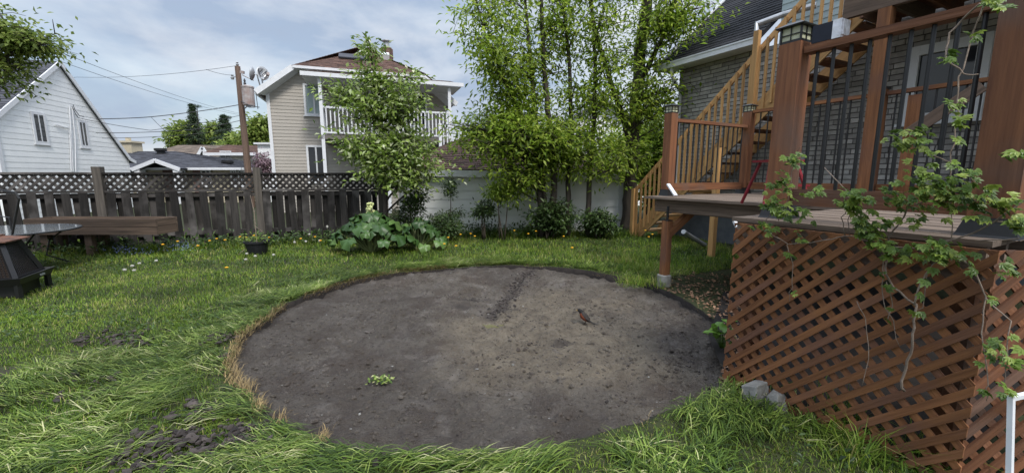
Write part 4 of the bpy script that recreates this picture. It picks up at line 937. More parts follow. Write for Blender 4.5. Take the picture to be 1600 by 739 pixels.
# white-flowering young tree by the fence end
Y = 9.2
tree('flowering_tree', 'young white flowering tree standing at the end of the fence', [
    ([g0(604, Y), px(602, 300, Y), px(594, 220, Y), px(588, 150, Y), px(582, 100, Y), px(577, 62, Y)], [.06, .05, .04, .028, .016, .006])],
    [(px(592, 225, Y - .1), (1.2, .8, .34), 27), (px(588, 175, Y), (.95, .55, .28), 14), (px(585, 118, Y), (.2, .2, .35), 6), (px(577, 75, Y), (.07, .07, .2), 4), (px(655, 262, Y - .3), (.45, .4, .3), 17), (px(610, 268, Y - .2), (.7, .5, .3), 18),
     (px(650, 165, Y), (.25, .25, .35), 9), (px(520, 150, Y), (.2, .2, .3), 6), (px(645, 128, Y), (.18, .15, .25), 4)],
    (.14, .06), mt['blossom_leaf'], per=8, spread=.13, droop=.05)
tree('sapling', 'thin sapling in front of the left end of the garage wall', [
    ([g0(642, 9.6), px(641, 320, 9.6), px(642, 280, 9.6)], [.02, .015, .008]), ([g0(646, 9.5), px(649, 320, 9.5), px(652, 275, 9.5)], [.016, .012, .007])],
    [(px(650, 315, 9.5), (.65, .4, .3), 14), (px(625, 340, 9.4), (.4, .3, .3), 6)], (.085, .036), mt['dark_leaf'], 'sapling', per=8, spread=.1, droop=.2)
tree('sapling', 'tall wispy sapling before the middle of the garage wall', [
    ([g0(703, 10), px(704, 330, 10), px(706, 265, 10)], [.016, .012, .005])],
    [(px(704, 290, 10), (.12, .12, .3), 7), (px(700, 340, 9.9), (.35, .35, .25), 9)], (.075, .034), mt['dark_leaf'], 'sapling', per=7, spread=.08, droop=.1)
def bush(label, c, rd, nb, mat, leaf=(.09, .045), per=9, spread=.1, name='bush', droop=.2):
    c = Vector(c); st = []
    for k in range(3): st.append(([Vector((c.x + random.uniform(-.1, .1), c.y + random.uniform(-.1, .1), 0)), Vector((c.x + random.uniform(-1, 1) * rd[0] * .4, c.y + random.uniform(-1, 1) * rd[1] * .4, c.z))], [.018, .008]))
    return tree(name, label, st, [(c, rd, nb)], leaf, mat, 'bush', per=per, spread=spread, droop=droop, bark='twig', tw=.004)
bush('leafy dark undergrowth at the foot of the ash clump', px(860, 335, 9.9) , (.6, .35, .34), 22, mt['dark_leaf'], (.12, .055))
bush('dark leafy bush at the foot of the slim ash stems', px(935, 343, 9.9), (.4, .35, .26), 14, mt['dark_leaf'], (.12, .055))
bush('small bush standing before the garage left of the ash clump', px(755, 325, 9.9), (.2, .3, .3), 6, mt['dark_leaf'], (.1, .045))
bush('low bush between the rhubarb and the garage wall', px(690, 352, 9.5), (.5, .35, .22), 18, mt['dark_leaf'], (.08, .04))
bush('bright leafed shoots hanging left of the ash trunks', px(785, 295, 9.8), (.5, .3, .25), 10, mt['ash_leaf'], (.11, .035), droop=.8)
# foreground branch tips at upper left belong to a tree just outside the frame
Y = 5.6
tree('maple_tree', 'leafy tree reaching in from the left edge over the white house', [
    ([Vector((-9.2, 6.0, 0)), Vector((-9.1, 6.0, 2)), Vector((-8.9, 5.9, 3.6)), Vector((-8.7, 5.8, 5))], [.14, .12, .09, .04]),
    ([Vector((-9.0, 6.0, 2.4)), px(-60, 120, Y), px(30, 80, Y)], [.05, .03, .01])],
    [(px(-15, 100, Y), (.42, .4, .42), 13), (px(45, 55, Y), (.4, .3, .13), 15), (px(10, 138, Y), (.3, .3, .18), 10), (px(-10, 30, Y), (.3, .3, .25), 12), (px(60, 72, Y), (.28, .2, .1), 8), (px(-90, 60, Y), (.9, .6, .9), 30)],
    (.075, .036), mt['far_leaf'], per=8, spread=.085, droop=.25, sub=4)
# far trees
def far_tree(label, cx, top, bot, Y, wpx, n, mat=None, leaf=(.45, .25), blob=1, name='tree'):
    c = at(cx, (top + bot) / 2, Y); rz = (at(cx, top, Y).z - at(cx, bot, Y).z) / 2; rx = wpx / 2 / 650 * Y
    return tree(name, label, [([Vector((c.x, Y, -1)), Vector((c.x, Y, c.z)), Vector((c.x, Y, c.z + rz * .8))], [.25, .18, .05])], [(c + Vector((-.2 * rx, 0, -.2 * rz)), (rx, rx, rz * .8), n), (c + Vector((.25 * rx, 0, .3 * rz)), (rx * .7, rx * .7, rz * .65), n // 2)], leaf, mat or mt['far_leaf'], per=10, spread=.4, droop=.2, tw=.015, sub=4)
far_tree('light green round tree left of the dark spruce', 290, 188, 235, 46, 52, 34)
far_tree('mid green tree right of the dark spruce', 335, 192, 236, 50, 50, 34)
far_tree('tall pale green tree beside the tan house', 405, 176, 250, 42, 50, 44)
far_tree('green tree behind the utility pole', 372, 205, 262, 44, 40, 36)
far_tree('bright green tree behind the garage near the staircase', 1022, 165, 320, 15, 75, 60, mt['ash_leaf'], (.2, .09))
far_tree('pale tree beyond the grey neighbour house', 975, 200, 290, 17, 70, 36, mt['ash_leaf'], (.2, .09))
def conifer(label, cx, top, bot, Y, wpx, tiers, sparse=1.0):
    p0, p1 = at(cx, bot, Y), at(cx, top, Y); t = thing('spruce_tree' if sparse < 1 else 'pine_tree', label, 'tree', Vector((p0.x, Y, 0)))
    b = MB(); b.tube([Vector((p0.x, Y, -1)), p1], [.2, .02], 8); H = p1.z - p0.z; R0 = wpx / 2 / 650 * Y; cen = []; 
    for i in range(tiers):
        s = i / (tiers - 1); z = p0.z + H * s; rr = R0 * (1 - s) * random.uniform(.7, 1.15) + .06
        for k in range(9):
            a = random.random() * 6.28; e = Vector((p0.x + rr * math.cos(a), Y + rr * math.sin(a), z - rr * .25)); b.tube([Vector((p0.x, Y, z)), e], [.05, .015], 4)
            for m in range(4): cen.append(tuple(Vector((p0.x, Y, z)).lerp(e, .35 + .65 * m / 3)))
    top_c = [(p1.x, Y, p1.z - .1), (p1.x - .15, Y, p1.z - .05), (p1.x + .18, Y, p1.z - .1)]
    b.build('trunk', mt['bark'], t); (V, Fc), P = sprays(np.array(cen + top_c * 3), int(16 * sparse), .09, .2, .06, .25); build_np('crown', V, Fc, np.repeat(rng.random(len(P)), 4), mt['conifer'], t)
conifer('tall narrow dark spruce with a tufted top above the far roofs', 308, 165, 240, 45, 38, 19, .7)
conifer('dense dark green pine between spruce and utility pole', 355, 182, 240, 46, 62, 18, 1.2)
tree('lilac_bush', 'pinkish lilac bush beside the tan house wall', [([g0(411, 21), px(411, 262, 21)], [.04, .02])], [(px(411, 255, 21), (.35, .4, .7), 26)], (.14, .08), mt['lilac'], 'bush', per=9, spread=.12, droop=0)

# ------------------------------------------------------------------ yard plants
def rhubarb():
    for (cx, cy, nl, sc, label, nf) in ((575, 398, 70, 1.0, 'big rhubarb plant with broad leaves and pale flower stalks', 3), (650, 392, 34, .8, 'smaller rhubarb clump beside the big flowering one', 0)):
        g = gnd(cx, cy); g.y += .25; t = thing('rhubarb_plant', label, 'plant', g); lv = MB(); st = MB()
        for i in range(nl):
            a = random.random() * 6.28; d = random.uniform(.12, .85) * sc; h = (.78 - .62 * (d / .85 / sc) ** 1.5) * sc * random.uniform(.8, 1.1) + .05; L = random.uniform(.2, .36) * sc
            p = g + Vector((math.cos(a) * d, math.sin(a) * d * .6, h)); o = Vector((math.cos(a), math.sin(a), -.45 - random.random() * .5)).normalized(); s = o.cross(Z).normalized(); up = s.cross(o)
            st.tube([g + Vector((math.cos(a), math.sin(a), 0)) * .06, g.lerp(p, .6) + Z * .05, p], [.014, .012, .009], 5)
            vs = []; fs = []; nr, na = 5, 14
            ph = random.random() * 6
            for j in range(nr):
                for k in range(na):
                    q = 2 * math.pi * k / na; rr = L * (j + .05) / (nr - 1) * .5 * (1 + .18 * math.cos(q) - .3 * max(0, -math.cos(q)) ** 4)
                    z = .06 * (j / 4) ** 2 * math.sin(q * 5 + ph) - .08 * (j / 4) ** 2 + .05 * abs(math.sin(q)) * j / 4; vs.append(p + o * (rr * math.cos(q) + L * .25) + s * rr * 1.0 * math.sin(q) + up * z)
            for j in range(nr - 1):
                for k in range(na): fs.append((j * na + k, j * na + (k + 1) % na, (j + 1) * na + (k + 1) % na, (j + 1) * na + k))
            lv.add(vs, fs)
        st.build('stem', mt['stem_green'], t); lv.build('foliage', mt['rhubarb'], t, smooth=True)
        for k, (fx, fy) in enumerate(((577, 318), (580, 338), (590, 334))[:nf]):
            f = MB(); top = at(fx, fy, g.y); f.tube([g + Vector((top.x - g.x, 0, .2)), top], [.012, .006], 5)
            for i in range(36): f.m = 1; f.lump(top + Vector((random.gauss(0, .03), random.gauss(0, .03), -random.random() * .2)), random.uniform(.016, .034), 1)
            f.build('flower_stalk', [mt['stem_green'], mt['cream_flower']], t)
rhubarb()
def dandelions():
    def make(kind, h):
        t = thing('dandelion', 'x', 'flower', (0, 0, 0)); b = MB(); b.tube([(0, 0, 0), (.01, 0, h * .5), (.0, .01, h)], .003, 5); b.build('stem', mt['stem_green'], t)
        b = MB()
        if kind: b.lathe((0, .01, h - .005), [(.006, 0), (.02, .012), (.026, .02), (.016, .028), (.004, .03)], 12); b.build('flower_head', mt['petal_yellow'], t)
        else:
            for i in range(40): v = Vector((random.gauss(0, 1), random.gauss(0, 1), random.gauss(0, 1))).normalized(); b.tube([Vector((0, .01, h)), Vector((0, .01, h)) + v * .024], [.0015, .004], 3)
            b.lump((0, .01, h), .018, 1, rough=.1); b.build('seed_head', mt['puff'], t)
        return t
    yl = [(255, 383), (277, 378), (328, 377), (338, 374), (375, 371), (384, 372), (397, 369), (470, 374), (492, 371), (545, 376), (720, 367), (716, 352), (742, 370), (735, 366), (828, 352), (856, 346), (850, 352), (860, 351), (825, 366), (838, 362), (893, 388), (880, 370), (700, 372), (695, 382), (713, 385), (1003, 355), (1008, 361), (1013, 371), (1020, 367), (310, 385), (352, 376), (500, 377), (804, 361), (353, 419), (420, 372)]
    wh = [(207, 415), (219, 411), (244, 407), (196, 421), (211, 422), (385, 405), (484, 366), (461, 378), (477, 377), (500, 376), (512, 354), (386, 396), (427, 398), (398, 400)]
    for kind, lst, lab, grp in ((1, yl, 'yellow dandelion flower on a thin stem in the grass', 'yellow dandelions in the grass'), (0, wh, 'white dandelion seed head on a thin stem in the grass', 'dandelion seed heads in the grass')):
        proto = make(kind, .26)
        for i, (x, y) in enumerate(lst):
            o = proto if i == 0 else copy_tree(proto)
            tall = .26 if y < 395 else .2
            g = gnd(x, y, tall); 
            g.y = min(g.y, 9.3 if x < 650 else 10.2); q = at(x, y, g.y)
            s = max(.45, min(1.6, q.z / .26)); o.location = (q.x, g.y, q.z - .26 * s); o.scale = (1.0, 1.0, s); o.rotation_euler.z = random.random() * 6
            tag(o, lab, 'flower', grp)
dandelions()
def small_plants():
    b = MB()
    for (x, y, n, s) in ((190, 398, 90, .22), (205, 402, 60, .2), (280, 398, 70, .2), (285, 392, 40, .15), (20, 410, 20, .2)):
        g = gnd(x, y)
        for i in range(n):
            c = g + Vector((random.gauss(0, s), random.gauss(0, s * .5), random.uniform(.08, .2))); b.lump(c, random.uniform(.005, .009), .6)
    b.build('forget_me_nots', mt['blue_flower'], kind='stuff', label='patches of tiny blue flowers in the grass below the fence')
    cen = []
    for i in range(160):
        t = random.random(); cen.append((-9.2 + 5.8 * t + random.gauss(0, .15), 7.75 + t * 1.75 + random.gauss(0, .1) - .1, random.uniform(.03, .22)))
    for i in range(120): cen.append((random.uniform(-2.2, 2.6), 10.3 + random.gauss(0, .15), random.uniform(.03, .25)))
    (V, Fc), P = sprays(np.array(cen), 14, .11, .09, .04, -.4); build_np('weeds', V, Fc, np.repeat(rng.random(len(P)), 4), mt['dark_leaf'], kind='stuff', label='leafy weeds along the foot of the fence and garage')
    # potted stick plant
    g = gnd(403, 399); t = thing('plant_pot', 'black plastic pot with a tall thin cane by the fence', 'plant pot', g)
    b = MB(); b.lathe(g, [(.15, 0), (.205, .25), (.225, .255), (.225, .29), (.2, .29), (.19, .25)], 20); b.build('pot', mt['pot'], t, smooth=False)
    b = MB(); b.lathe(g, [(.02, .22), (.19, .245), (.19, .25), (.02, .262)], 20); b.build('soil', mt['soil_dark'], t)
    b = MB(); b.tube([g + Vector((.0, 0, .24)), at(397, 330, g.y), at(391, 305, g.y)], [.008, .007, .005], 5); b.tube([at(397, 352, g.y), at(405, 358, g.y), at(412, 364, g.y)], .004, 4); b.tube([g + Vector((-.05, 0, .24)), at(384, 388, g.y - .1), at(372, 398, g.y - .2)], .005, 4); b.build('cane', mt['vine_bark'], t)
    cen = [tuple(g + Vector((random.gauss(0, .12), random.gauss(0, .08), .28 + random.random() * .08))) for i in range(16)]
    (V, Fc), P = sprays(np.array(cen), 6, .05, .07, .03, -.2); build_np('foliage', V, Fc, np.repeat(rng.random(len(P)), 4), mt['vine_leaf'], t)
    # broad-leaved plant by the skirt
    g = gnd(1128, 548); t = thing('hosta', 'bright green broad leaved plant beside the lattice skirt', 'plant', g); cen = []; D = []
    lv = MB()
    for i, (x, y) in enumerate(((1112, 515), (1122, 507), (1118, 522), (1130, 512), (1136, 503), (1142, 514), (1108, 519), (1127, 520), (1139, 523), (1143, 535), (1134, 533), (1143, 540), (1144, 502), (1128, 527), (1116, 511), (1121, 516), (1134, 541), (1141, 528))):
        p = at(x, y, g.y + random.uniform(-.08, .1)); o = Vector((random.uniform(-1, .6), random.uniform(-1, .5), random.uniform(-.2, .5))).normalized(); s = o.cross(Z).normalized(); up = s.cross(o); L = random.uniform(.09, .13)
        vs = [p - o * L * .5, p - o * L * .2 - s * L * .28 + up * .008, p - o * L * .2 + s * L * .28 + up * .008, p + o * L * .2 - s * L * .27 + up * .008, p + o * L * .2 + s * L * .27 + up * .008, p + o * L * .6 - up * .01, p - o * L * .1, p + o * L * .22]
        lv.add(vs, [(0, 2, 6), (0, 6, 1), (1, 6, 7, 3), (6, 2, 4, 7), (3, 7, 5), (7, 4, 5)]); lv.tube([g, g.lerp(p, .6) + Z * .03, p - o * L * .4], .003, 4)
    lv.build('foliage', mt['hosta'], t, smooth=True)
    b = MB()
    for i in range(70):
        q = random.random() * 6.28; c = gnd(595, 590) + Vector((random.gauss(0, .05), random.gauss(0, .03), -.03 + random.random() * .02)); o = Vector((math.cos(q), math.sin(q), random.uniform(0, .6))) * .035; s = Vector((-math.sin(q), math.cos(q), .1)) * .01
        b.face([c, c + o * .5 + s, c + o, c + o * .5 - s])
    t = thing('weed_sprig', 'little green sprig lying on the bare earth', 'sprig', gnd(595, 590, -.04)); b.build('foliage', mt['clip'], t)
small_plants()

# ------------------------------------------------------------------ left side furniture
def planter():
    Y0 = 7.65; z0, z1 = .44, .735; a, c = at(36, 345, Y0), at(243, 345, Y0); x0, x1 = a.x, c.x; dp = .5
    t = thing('planter_box', 'long brown wooden planter trough on legs before the fence', 'planter', ((x0 + x1) / 2, Y0 + .25, 0))
    b = MB(); m = (z0 + z1) / 2
    for za, zb in ((z0, m - .003), (m + .003, z1)):
        b.box(x0, x1, Y0, Y0 + .035, za, zb); b.box(x0, x1, Y0 + dp - .035, Y0 + dp, za, zb); b.box(x0 + .002, x0 + .036, Y0 + .036, Y0 + dp - .036, za, zb); b.box(x1 - .036, x1 - .002, Y0 + .036, Y0 + dp - .036, za, zb)
    b.box(x0 + .04, x1 - .04, Y0 + .04, Y0 + dp - .04, z0 + .01, z0 + .03); b.build('trough', mt['planter_wood'], t)
    s = MB(); s.box(x0 + .04, x1 - .04, Y0 + .04, Y0 + dp - .04, z0 + .032, z1 - .09); s.build('soil', mt['soil_dark'], t)
    for x in (at(150, 385, Y0 + .2).x, x0 + .25):
        for yy in (Y0 + .12, Y0 + dp - .12):
            l_ = MB(); l_.box(x - .07, x + .07, yy - .05, yy + .05, 0, z0 - .001); l_.build('leg', mt['planter_wood'], t)
planter()
def table_and_chair():
    c = Vector((-8.1, 6.35, 0)); R_ = .95; zt = .68
    t = thing('garden_table', 'round glass topped garden table with black legs at left edge', 'table', c)
    b = MB(); b.lathe((c.x, c.y, zt), [(R_ - .03, 0), (R_ - .01, .004), (R_ - .01, .012), (R_ - .03, .014)], 40); b.build('tabletop', mt['table_glass'], t)
    b = MB(); b.tube([(c.x + R_ * math.cos(k * math.pi / 20), c.y + R_ * math.sin(k * math.pi / 20), zt) for k in range(41)], .014, 6); b.build('rim', mt['black_metal'], t)
    for k in range(4):
        a = -.25 + k * math.pi / 2; d = Vector((math.cos(a), math.sin(a), 0)); b = MB()
        b.tube([c + d * .9 + Z * (zt - .02), c + d * .62 + Z * .45, c + d * .55 + Z * .2, c + d * .85 + Z * .02], .013, 7); b.build('leg', mt['black_metal'], t)
    p = at(10, 390, 5.9); p.z = 0
    t = thing('garden_chair', 'black tube framed garden chair whose curved arm shows over the table', 'chair', (p.x - .3, 5.9, 0))
    b = MB(); Y = 5.9
    b.tube([at(19, 368, Y) - Z * .65, at(19, 368, Y), at(24, 340, Y), at(30, 310, Y), at(24, 301, Y), at(0, 297, Y), at(-50, 296, Y)], .014, 8); b.tube([at(19, 368, Y + .5) - Z * .65, at(15, 340, Y + .5), at(-20, 335, Y + .5)], .014, 8); b.build('frame', mt['black_metal'], t)
    s = MB(); q = at(-40, 365, Y); s.box(q.x - .3, q.x + .2, Y, Y + .5, q.z - .3, q.z - .27); s.build('seat', mt['black_metal'], t)
table_and_chair()
def fire_house():
    ar, af = Vector((.9, .44, 0)).normalized(), Vector((-.44, .9, 0)).normalized(); g = gnd(36, 466); g.z = 0; c = g - ar * .38 + af * .38; t = thing('outdoor_fireplace', 'black metal mesh outdoor fireplace with a rusty roof plate', 'fireplace', c)
    def ring(h, z): return [c + ar * sx * h + af * sy * h + Z * z for sx, sy in ((-1, -1), (1, -1), (1, 1), (-1, 1))]
    zb, zt = .24, .7; lo, hi = ring(.3, zb), ring(.17, zt)
    b = MB()
    tray = [(.42, .19), (.46, .26)]
    r0, r1 = ring(.36, .17), ring(.4, .26)
    for i in range(4): j = (i + 1) % 4; b.prism([r0[i], r0[j], r1[j], r1[i]], (c + Z * .2 - (r0[i] + r0[j]) / 2).normalized() * .02)
    b.prism(ring(.35, .175), Z * .02); b.prism(ring(.27, .0), Z * .17); b.build('base_tray', mt['black_metal'], t)
    b = MB(); m = (r0[1] + r0[2] + r1[1] + r1[2]) / 4; b.obox(m + ar * .012 + af * .08, af * .055, ar * .004, Z * .012); b.build('name_plate', mt['grey_metal'], t)
    for i in range(4):
        l_ = MB(); q = ring(.33, 0)[i]; l_.beam(q, q + Z * .18, .05, .05); l_.build('leg', mt['black_metal'], t)
    b = MB()
    for i in range(4): b.beam(lo[i], hi[i], .05, .05); b.beam(lo[i], lo[(i + 1) % 4], .04, .04); b.beam(hi[i], hi[(i + 1) % 4], .04, .04)
    b.build('frame', mt['black_metal'], t)
    b = MB()
    for i in range(4):
        j = (i + 1) % 4
        for k in range(1, 16): s = k / 16; b.tube([lo[i].lerp(lo[j], s), hi[i].lerp(hi[j], s)], .0035, 3); b.tube([lo[i].lerp(hi[i], s), lo[j].lerp(hi[j], s)], .0035, 3)
    sc = MB()  # dark brown panels behind the wires, so the mesh looks opaque
    for i in range(4): j = (i + 1) % 4; cc = (lo[i] + lo[j] + hi[i] + hi[j]) / 4; sc.prism([lo[i], lo[j], hi[j], hi[i]], (c + Z * cc.z - cc).normalized() * .012)
    sc.v = [tuple(Vector(v) + (c + Z * v[2] - Vector(v)) * .06) for v in sc.v]; o = b.build('mesh_screen', mt['black_metal'], t); sc.build('inner_panels', mt['dark_brown'], o)
    b = MB()
    e0, e1 = ring(.26, .72), ring(.1, .765)
    for i in range(4): j = (i + 1) % 4; b.prism([e0[i], e0[j], e1[j], e1[i]], -Z * .015)
    b.prism(e1, Z * .02); b.build('roof_plate', mt['rust'], t)
fire_house()

# ------------------------------------------------------------------ brick house on the right
def brick_house():
    t = thing('house', 'grey brick house with black roof behind the wooden staircase', 'house', U(4, 9))
    nw = 8.7; u0, u1, zt = -1.5, 7.45, 4.12
    b = MB(); b.m = 1; b.prism([U(u0, nw), U(u1, nw), U(u1, nw + 6), U(u0, nw + 6)], Z * zt); b.m = 0
    z = .95; k = 0
    while z < zt - .02:
        u = u0 + 1.5 - (k % 2) * .15 - random.random() * .05
        while u < u1:
            w = random.choice((.3, .3, .26, .22)); q = min(u + w - .014, u1)
            if q - u > .03:
                d = random.uniform(.006, .024); b.obox(U((u + q) / 2, nw - d / 2, z + .04), UD * (q - u) / 2, ND * d / 2, Z * .036)
            u += w
        z += .088; k += 1
    # return wall of the far corner
    b.build('wall', [mt['grey_brick'], mt['mortar']], t)
    f = MB(); f.prism([U(u0, nw - .06), U(u1 + .04, nw - .06), U(u1 + .04, nw + .2), U(u0, nw + .2)], Z * .94); f.build('foundation', mt['foundation'], t)
    r = MB(); ue, us = 7.8, 5.3; ne = 8.3; zz = 4.22; sl = .83
    roof_plane(r, [U(us, ne, zz), U(ue, ne, zz), U(ue, ne + 4.6, zz + sl * 4.6), U(us, ne + 4.6, zz + sl * 4.6)], .14, .016, .3)
    roof_plane(r, [U(-1.5, ne + .6, zz + sl * .6 + 1), U(us, ne + .6 + 1.2, zz + sl * 1.8), U(us, ne + 4.6, zz + sl * 4.6), U(-1.5, ne + 4.6, zz + sl * 4.6)], .3, .016, .6) if False else None
    rf = r.build('roof', mt['black_shingle'], t)
    g = MB(); g.beam(U(us, ne - .04, zz - .06), U(ue + .03, ne - .04, zz - .06), .11, .12); g.beam(U(us, ne - .1, zz + .0), U(ue + .03, ne - .1, zz + .0), .02, .03)
    g.prism([U(us, ne, zz - .12), U(ue, ne, zz - .12), U(ue, nw, zz - .1), U(us, nw, zz - .1)], Z * .02)
    g.beam(U(ue + .02, ne, zz - .04), U(ue + .02, ne + 4.6, zz + sl * 4.6 - .04), .04, .17); g.build('gutter', mt['white_trim'], rf)
    d = MB(); d.tube([U(us - .12, ne - .2, zz + .02), U(us - .05, ne - .12, zz + .22), U(us - .4, ne + .1, zz + .32), U(us - .9, ne + .25, zz + .35)], .055, 10); d.build('gutter_elbow', mt['grey_metal'], rf)
    d = MB(); d.tube([U(7.35, ne - .02, zz - .1), U(7.35, ne - .0, zz - .3), U(7.35, nw - .07, zz - .65), U(7.35, nw - .07, .15)], .04, 8); d.build('downspout', mt['white_trim'], t)
    w = MB(); poly = [(0, 0), (6.6, 0), (6.6, 3), (0, 3)]
    w.prism([U(-1.5, nw + .02, zt), U(5.1, nw + .02, zt), U(5.1, nw + 4, zt), U(-1.5, nw + 4, zt)], Z * 3); courses(w, U(5.1, nw + .02, zt), -UD, Z, poly, .12, .014); w.build('dormer', mt['blind'], t)
    c0 = U(0, nw - .022); n = -ND; a, d = onpl(1424, 72, c0, ND), onpl(1534, 190, c0, ND); ex = -UD
    wn = window(t, (a + d) / 2, ex, (d - a).dot(ex), 1.15, .14, 1, 1, .08)
brick_house()

# ------------------------------------------------------------------ outdoor staircase
def stairs():
    ub, sl, no, ni = 7.73, .9, 7.62, 8.5; T = 4.5
    t = thing('staircase', 'new tan wooden staircase climbing along the grey brick wall', 'staircase', U(ub, no))
    def S_(tt, n, z): return U(ub - tt, n, z)
    for n in (no, ni):
        b = MB(); pts = [S_(.02, n, 0), S_(.25, n, 0), S_(T, n, sl * T - .2), S_(T, n, sl * T + .2), S_(.0, n, .2)]
        base = len(b.v); b.prism(pts, ND * .04); ax = (-UD + Z * sl).normalized(); ay = ND.cross(ax)
        for i in range(len(b.v)): v = Vector(b.v[i]); b.uvw[i] = (v.dot(ax), v.dot(ay), v.dot(ND))
        b.build('stringer', mt['new_wood'], t)
    z = .19; 
    while z < sl * T:
        tt = z / sl; b = MB()
        for k in (0, 1): b.obox(S_(tt + .07 + k * .135, (no + ni) / 2 + .02, z), ND * ((ni - no) / 2 - .045), UD * .063, Z * .019)
        b.build('tread', mt['stain_dark'] if z > 1.3 else mt['new_wood'], t); z += .2
    tt = .12
    while tt < T:
        b = MB(); z = sl * tt; b.beam(S_(tt, no - .022, max(.02, z - .08)), S_(tt, no - .022, z + 1.18), .038, .038, UD); b.build('baluster', mt['new_wood'], t); tt += .135
    b = MB(); b.beam(S_(.05, no + .02, 1.2), S_(T, no + .02, 1.2 + sl * T - .05), .04, .09); b.build('handrail', mt['new_wood'], t)
    for tt, z0, z1 in ((2.9, sl * 2.9 - .1, sl * 2.9 + 1.5), (.03, 0, 1.22)):
        b = MB(); b.beam(S_(tt, no - .045, z0), S_(tt, no - .045, z1), .09, .09, UD); b.build('newel_post', mt['new_wood'], t)
    for px_, py_, nn, zt in ((1111, 401, 7.45, 2.0),):
        b = MB(); p = gnd(px_, py_); b.beam(p, p + Z * 2.05, .1, .1, UD); b.build('support_post', mt['new_wood'], t)
    # landing at the top
    b = MB(); zl = 3.73; ua, ubb = 2.8, -1.5; nf, nb = 6.45, 8.62
    n = nf + .03
    while n < nb: ue = ua if n < 7.4 else 3.25; b.obox(U((ue + ubb) / 2, n, zl + .28), UD * ((ue - ubb) / 2), ND * .0685, Z * .018); n += .14
    b.beam(U(3.2, 7.4, zl + .16), U(3.2, nb, zl + .16), .04, .2)
    for u in np.arange(ubb, ua, .4): b.obox(U(u, (nf + nb) / 2, zl + .16), ND * ((nb - nf) / 2 - .05), UD * .02, Z * .09)
    ln = b.build('landing', mt['stain_dark'], t)
    b = MB(); b.beam(U(ua + .2, nf + .05, zl - .06), U(ubb, nf + .05, zl - .06), .08, .24); b.beam(U(ua + .02, nf + .1, zl + .16), U(ua + .02, nb, zl + .16), .05, .2); b.build('beam', mt['planter_wood'], ln)
    b = MB(); pE = U(2.62, 6.56); b.beam(U(2.1, 6.56, 1.25), U(2.1, 6.56, zl - .2), .12, .12, UD) if False else None
    p = onpl(1363, 200, U(0, 6.5), ND); p.z = 1.25; b.beam(p, p + Z * (zl - .19 - 1.25), .13, .13, UD); b.build('landing_post', mt['stain'], t)
stairs()

# ------------------------------------------------------------------ deck
DZ = 1.25
def solar_cap(parent, p, s):
    b = MB(); p = Vector(p)
    def ring(h, z): return [p + UD * sx * h + ND * sy * h + Z * z for sx, sy in ((-1, -1), (1, -1), (1, 1), (-1, 1))]
    def loft(rs):
        vs = [v for r in rs for v in r]; fs = [(0, 1, 2, 3)]
        for i in range(len(rs) - 1): fs += [(i * 4 + k, i * 4 + (k + 1) % 4, (i + 1) * 4 + (k + 1) % 4, (i + 1) * 4 + k) for k in range(4)]
        k = (len(rs) - 1) * 4; fs.append((k + 3, k + 2, k + 1, k)); b.add(vs, [f[::-1] for f in fs])
    loft([ring(s * .62, -.04), ring(s * .62, .012), ring(s * .5, .014)])
    loft([ring(s * .85, s * .9), ring(s * .87, s * .97), ring(s * .45, s * 1.2), ring(s * .2, s * 1.24)])
    for sx, sy in ((-1, -1), (1, -1), (1, 1), (-1, 1)): b.beam(p + UD * sx * s * .6 + ND * sy * s * .6, p + UD * sx * s * .6 + ND * sy * s * .6 + Z * s * .9, s * .1, s * .1, UD)
    for q in (0, 1):
        for sg in (-1, 1):
            a, c = (UD, ND) if q else (ND, UD)
            b.beam(p + a * sg * s * .61 - c * s * .6 + Z * s * .45, p + a * sg * s * .61 + c * s * .6 + Z * s * .45, s * .05, s * .05); b.beam(p + a * sg * s * .61, p + a * sg * s * .61 + Z * s * .9, s * .05, s * .05, a)
    o = b.build('lamp_cap', mt['black_metal'], parent)
    g = MB(); g.obox(p + Z * s * .46, UD * s * .56, ND * s * .56, Z * s * .43); g.build('lamp_glass', mt['lamp_glass'], o)
def skirt(parent, p, h):
    b = MB(); p = Vector(p)
    def ring(s, z): return [p + UD * sx * s + ND * sy * s + Z * z for sx, sy in ((-1, -1), (1, -1), (1, 1), (-1, 1))]
    r = [ring(h * 1.38, .0), ring(h * 1.3, .012), ring(h * 1.1, .07), ring(h * 1.05, .095)]; vs = [v for q in r for v in q]; fs = []
    for i in range(3): fs += [(i * 4 + k, (i + 1) * 4 + k, (i + 1) * 4 + (k + 1) % 4, i * 4 + (k + 1) % 4) for k in range(4)]
    b.add(vs, fs); b.build('post_skirt', mt['black_metal'], parent)
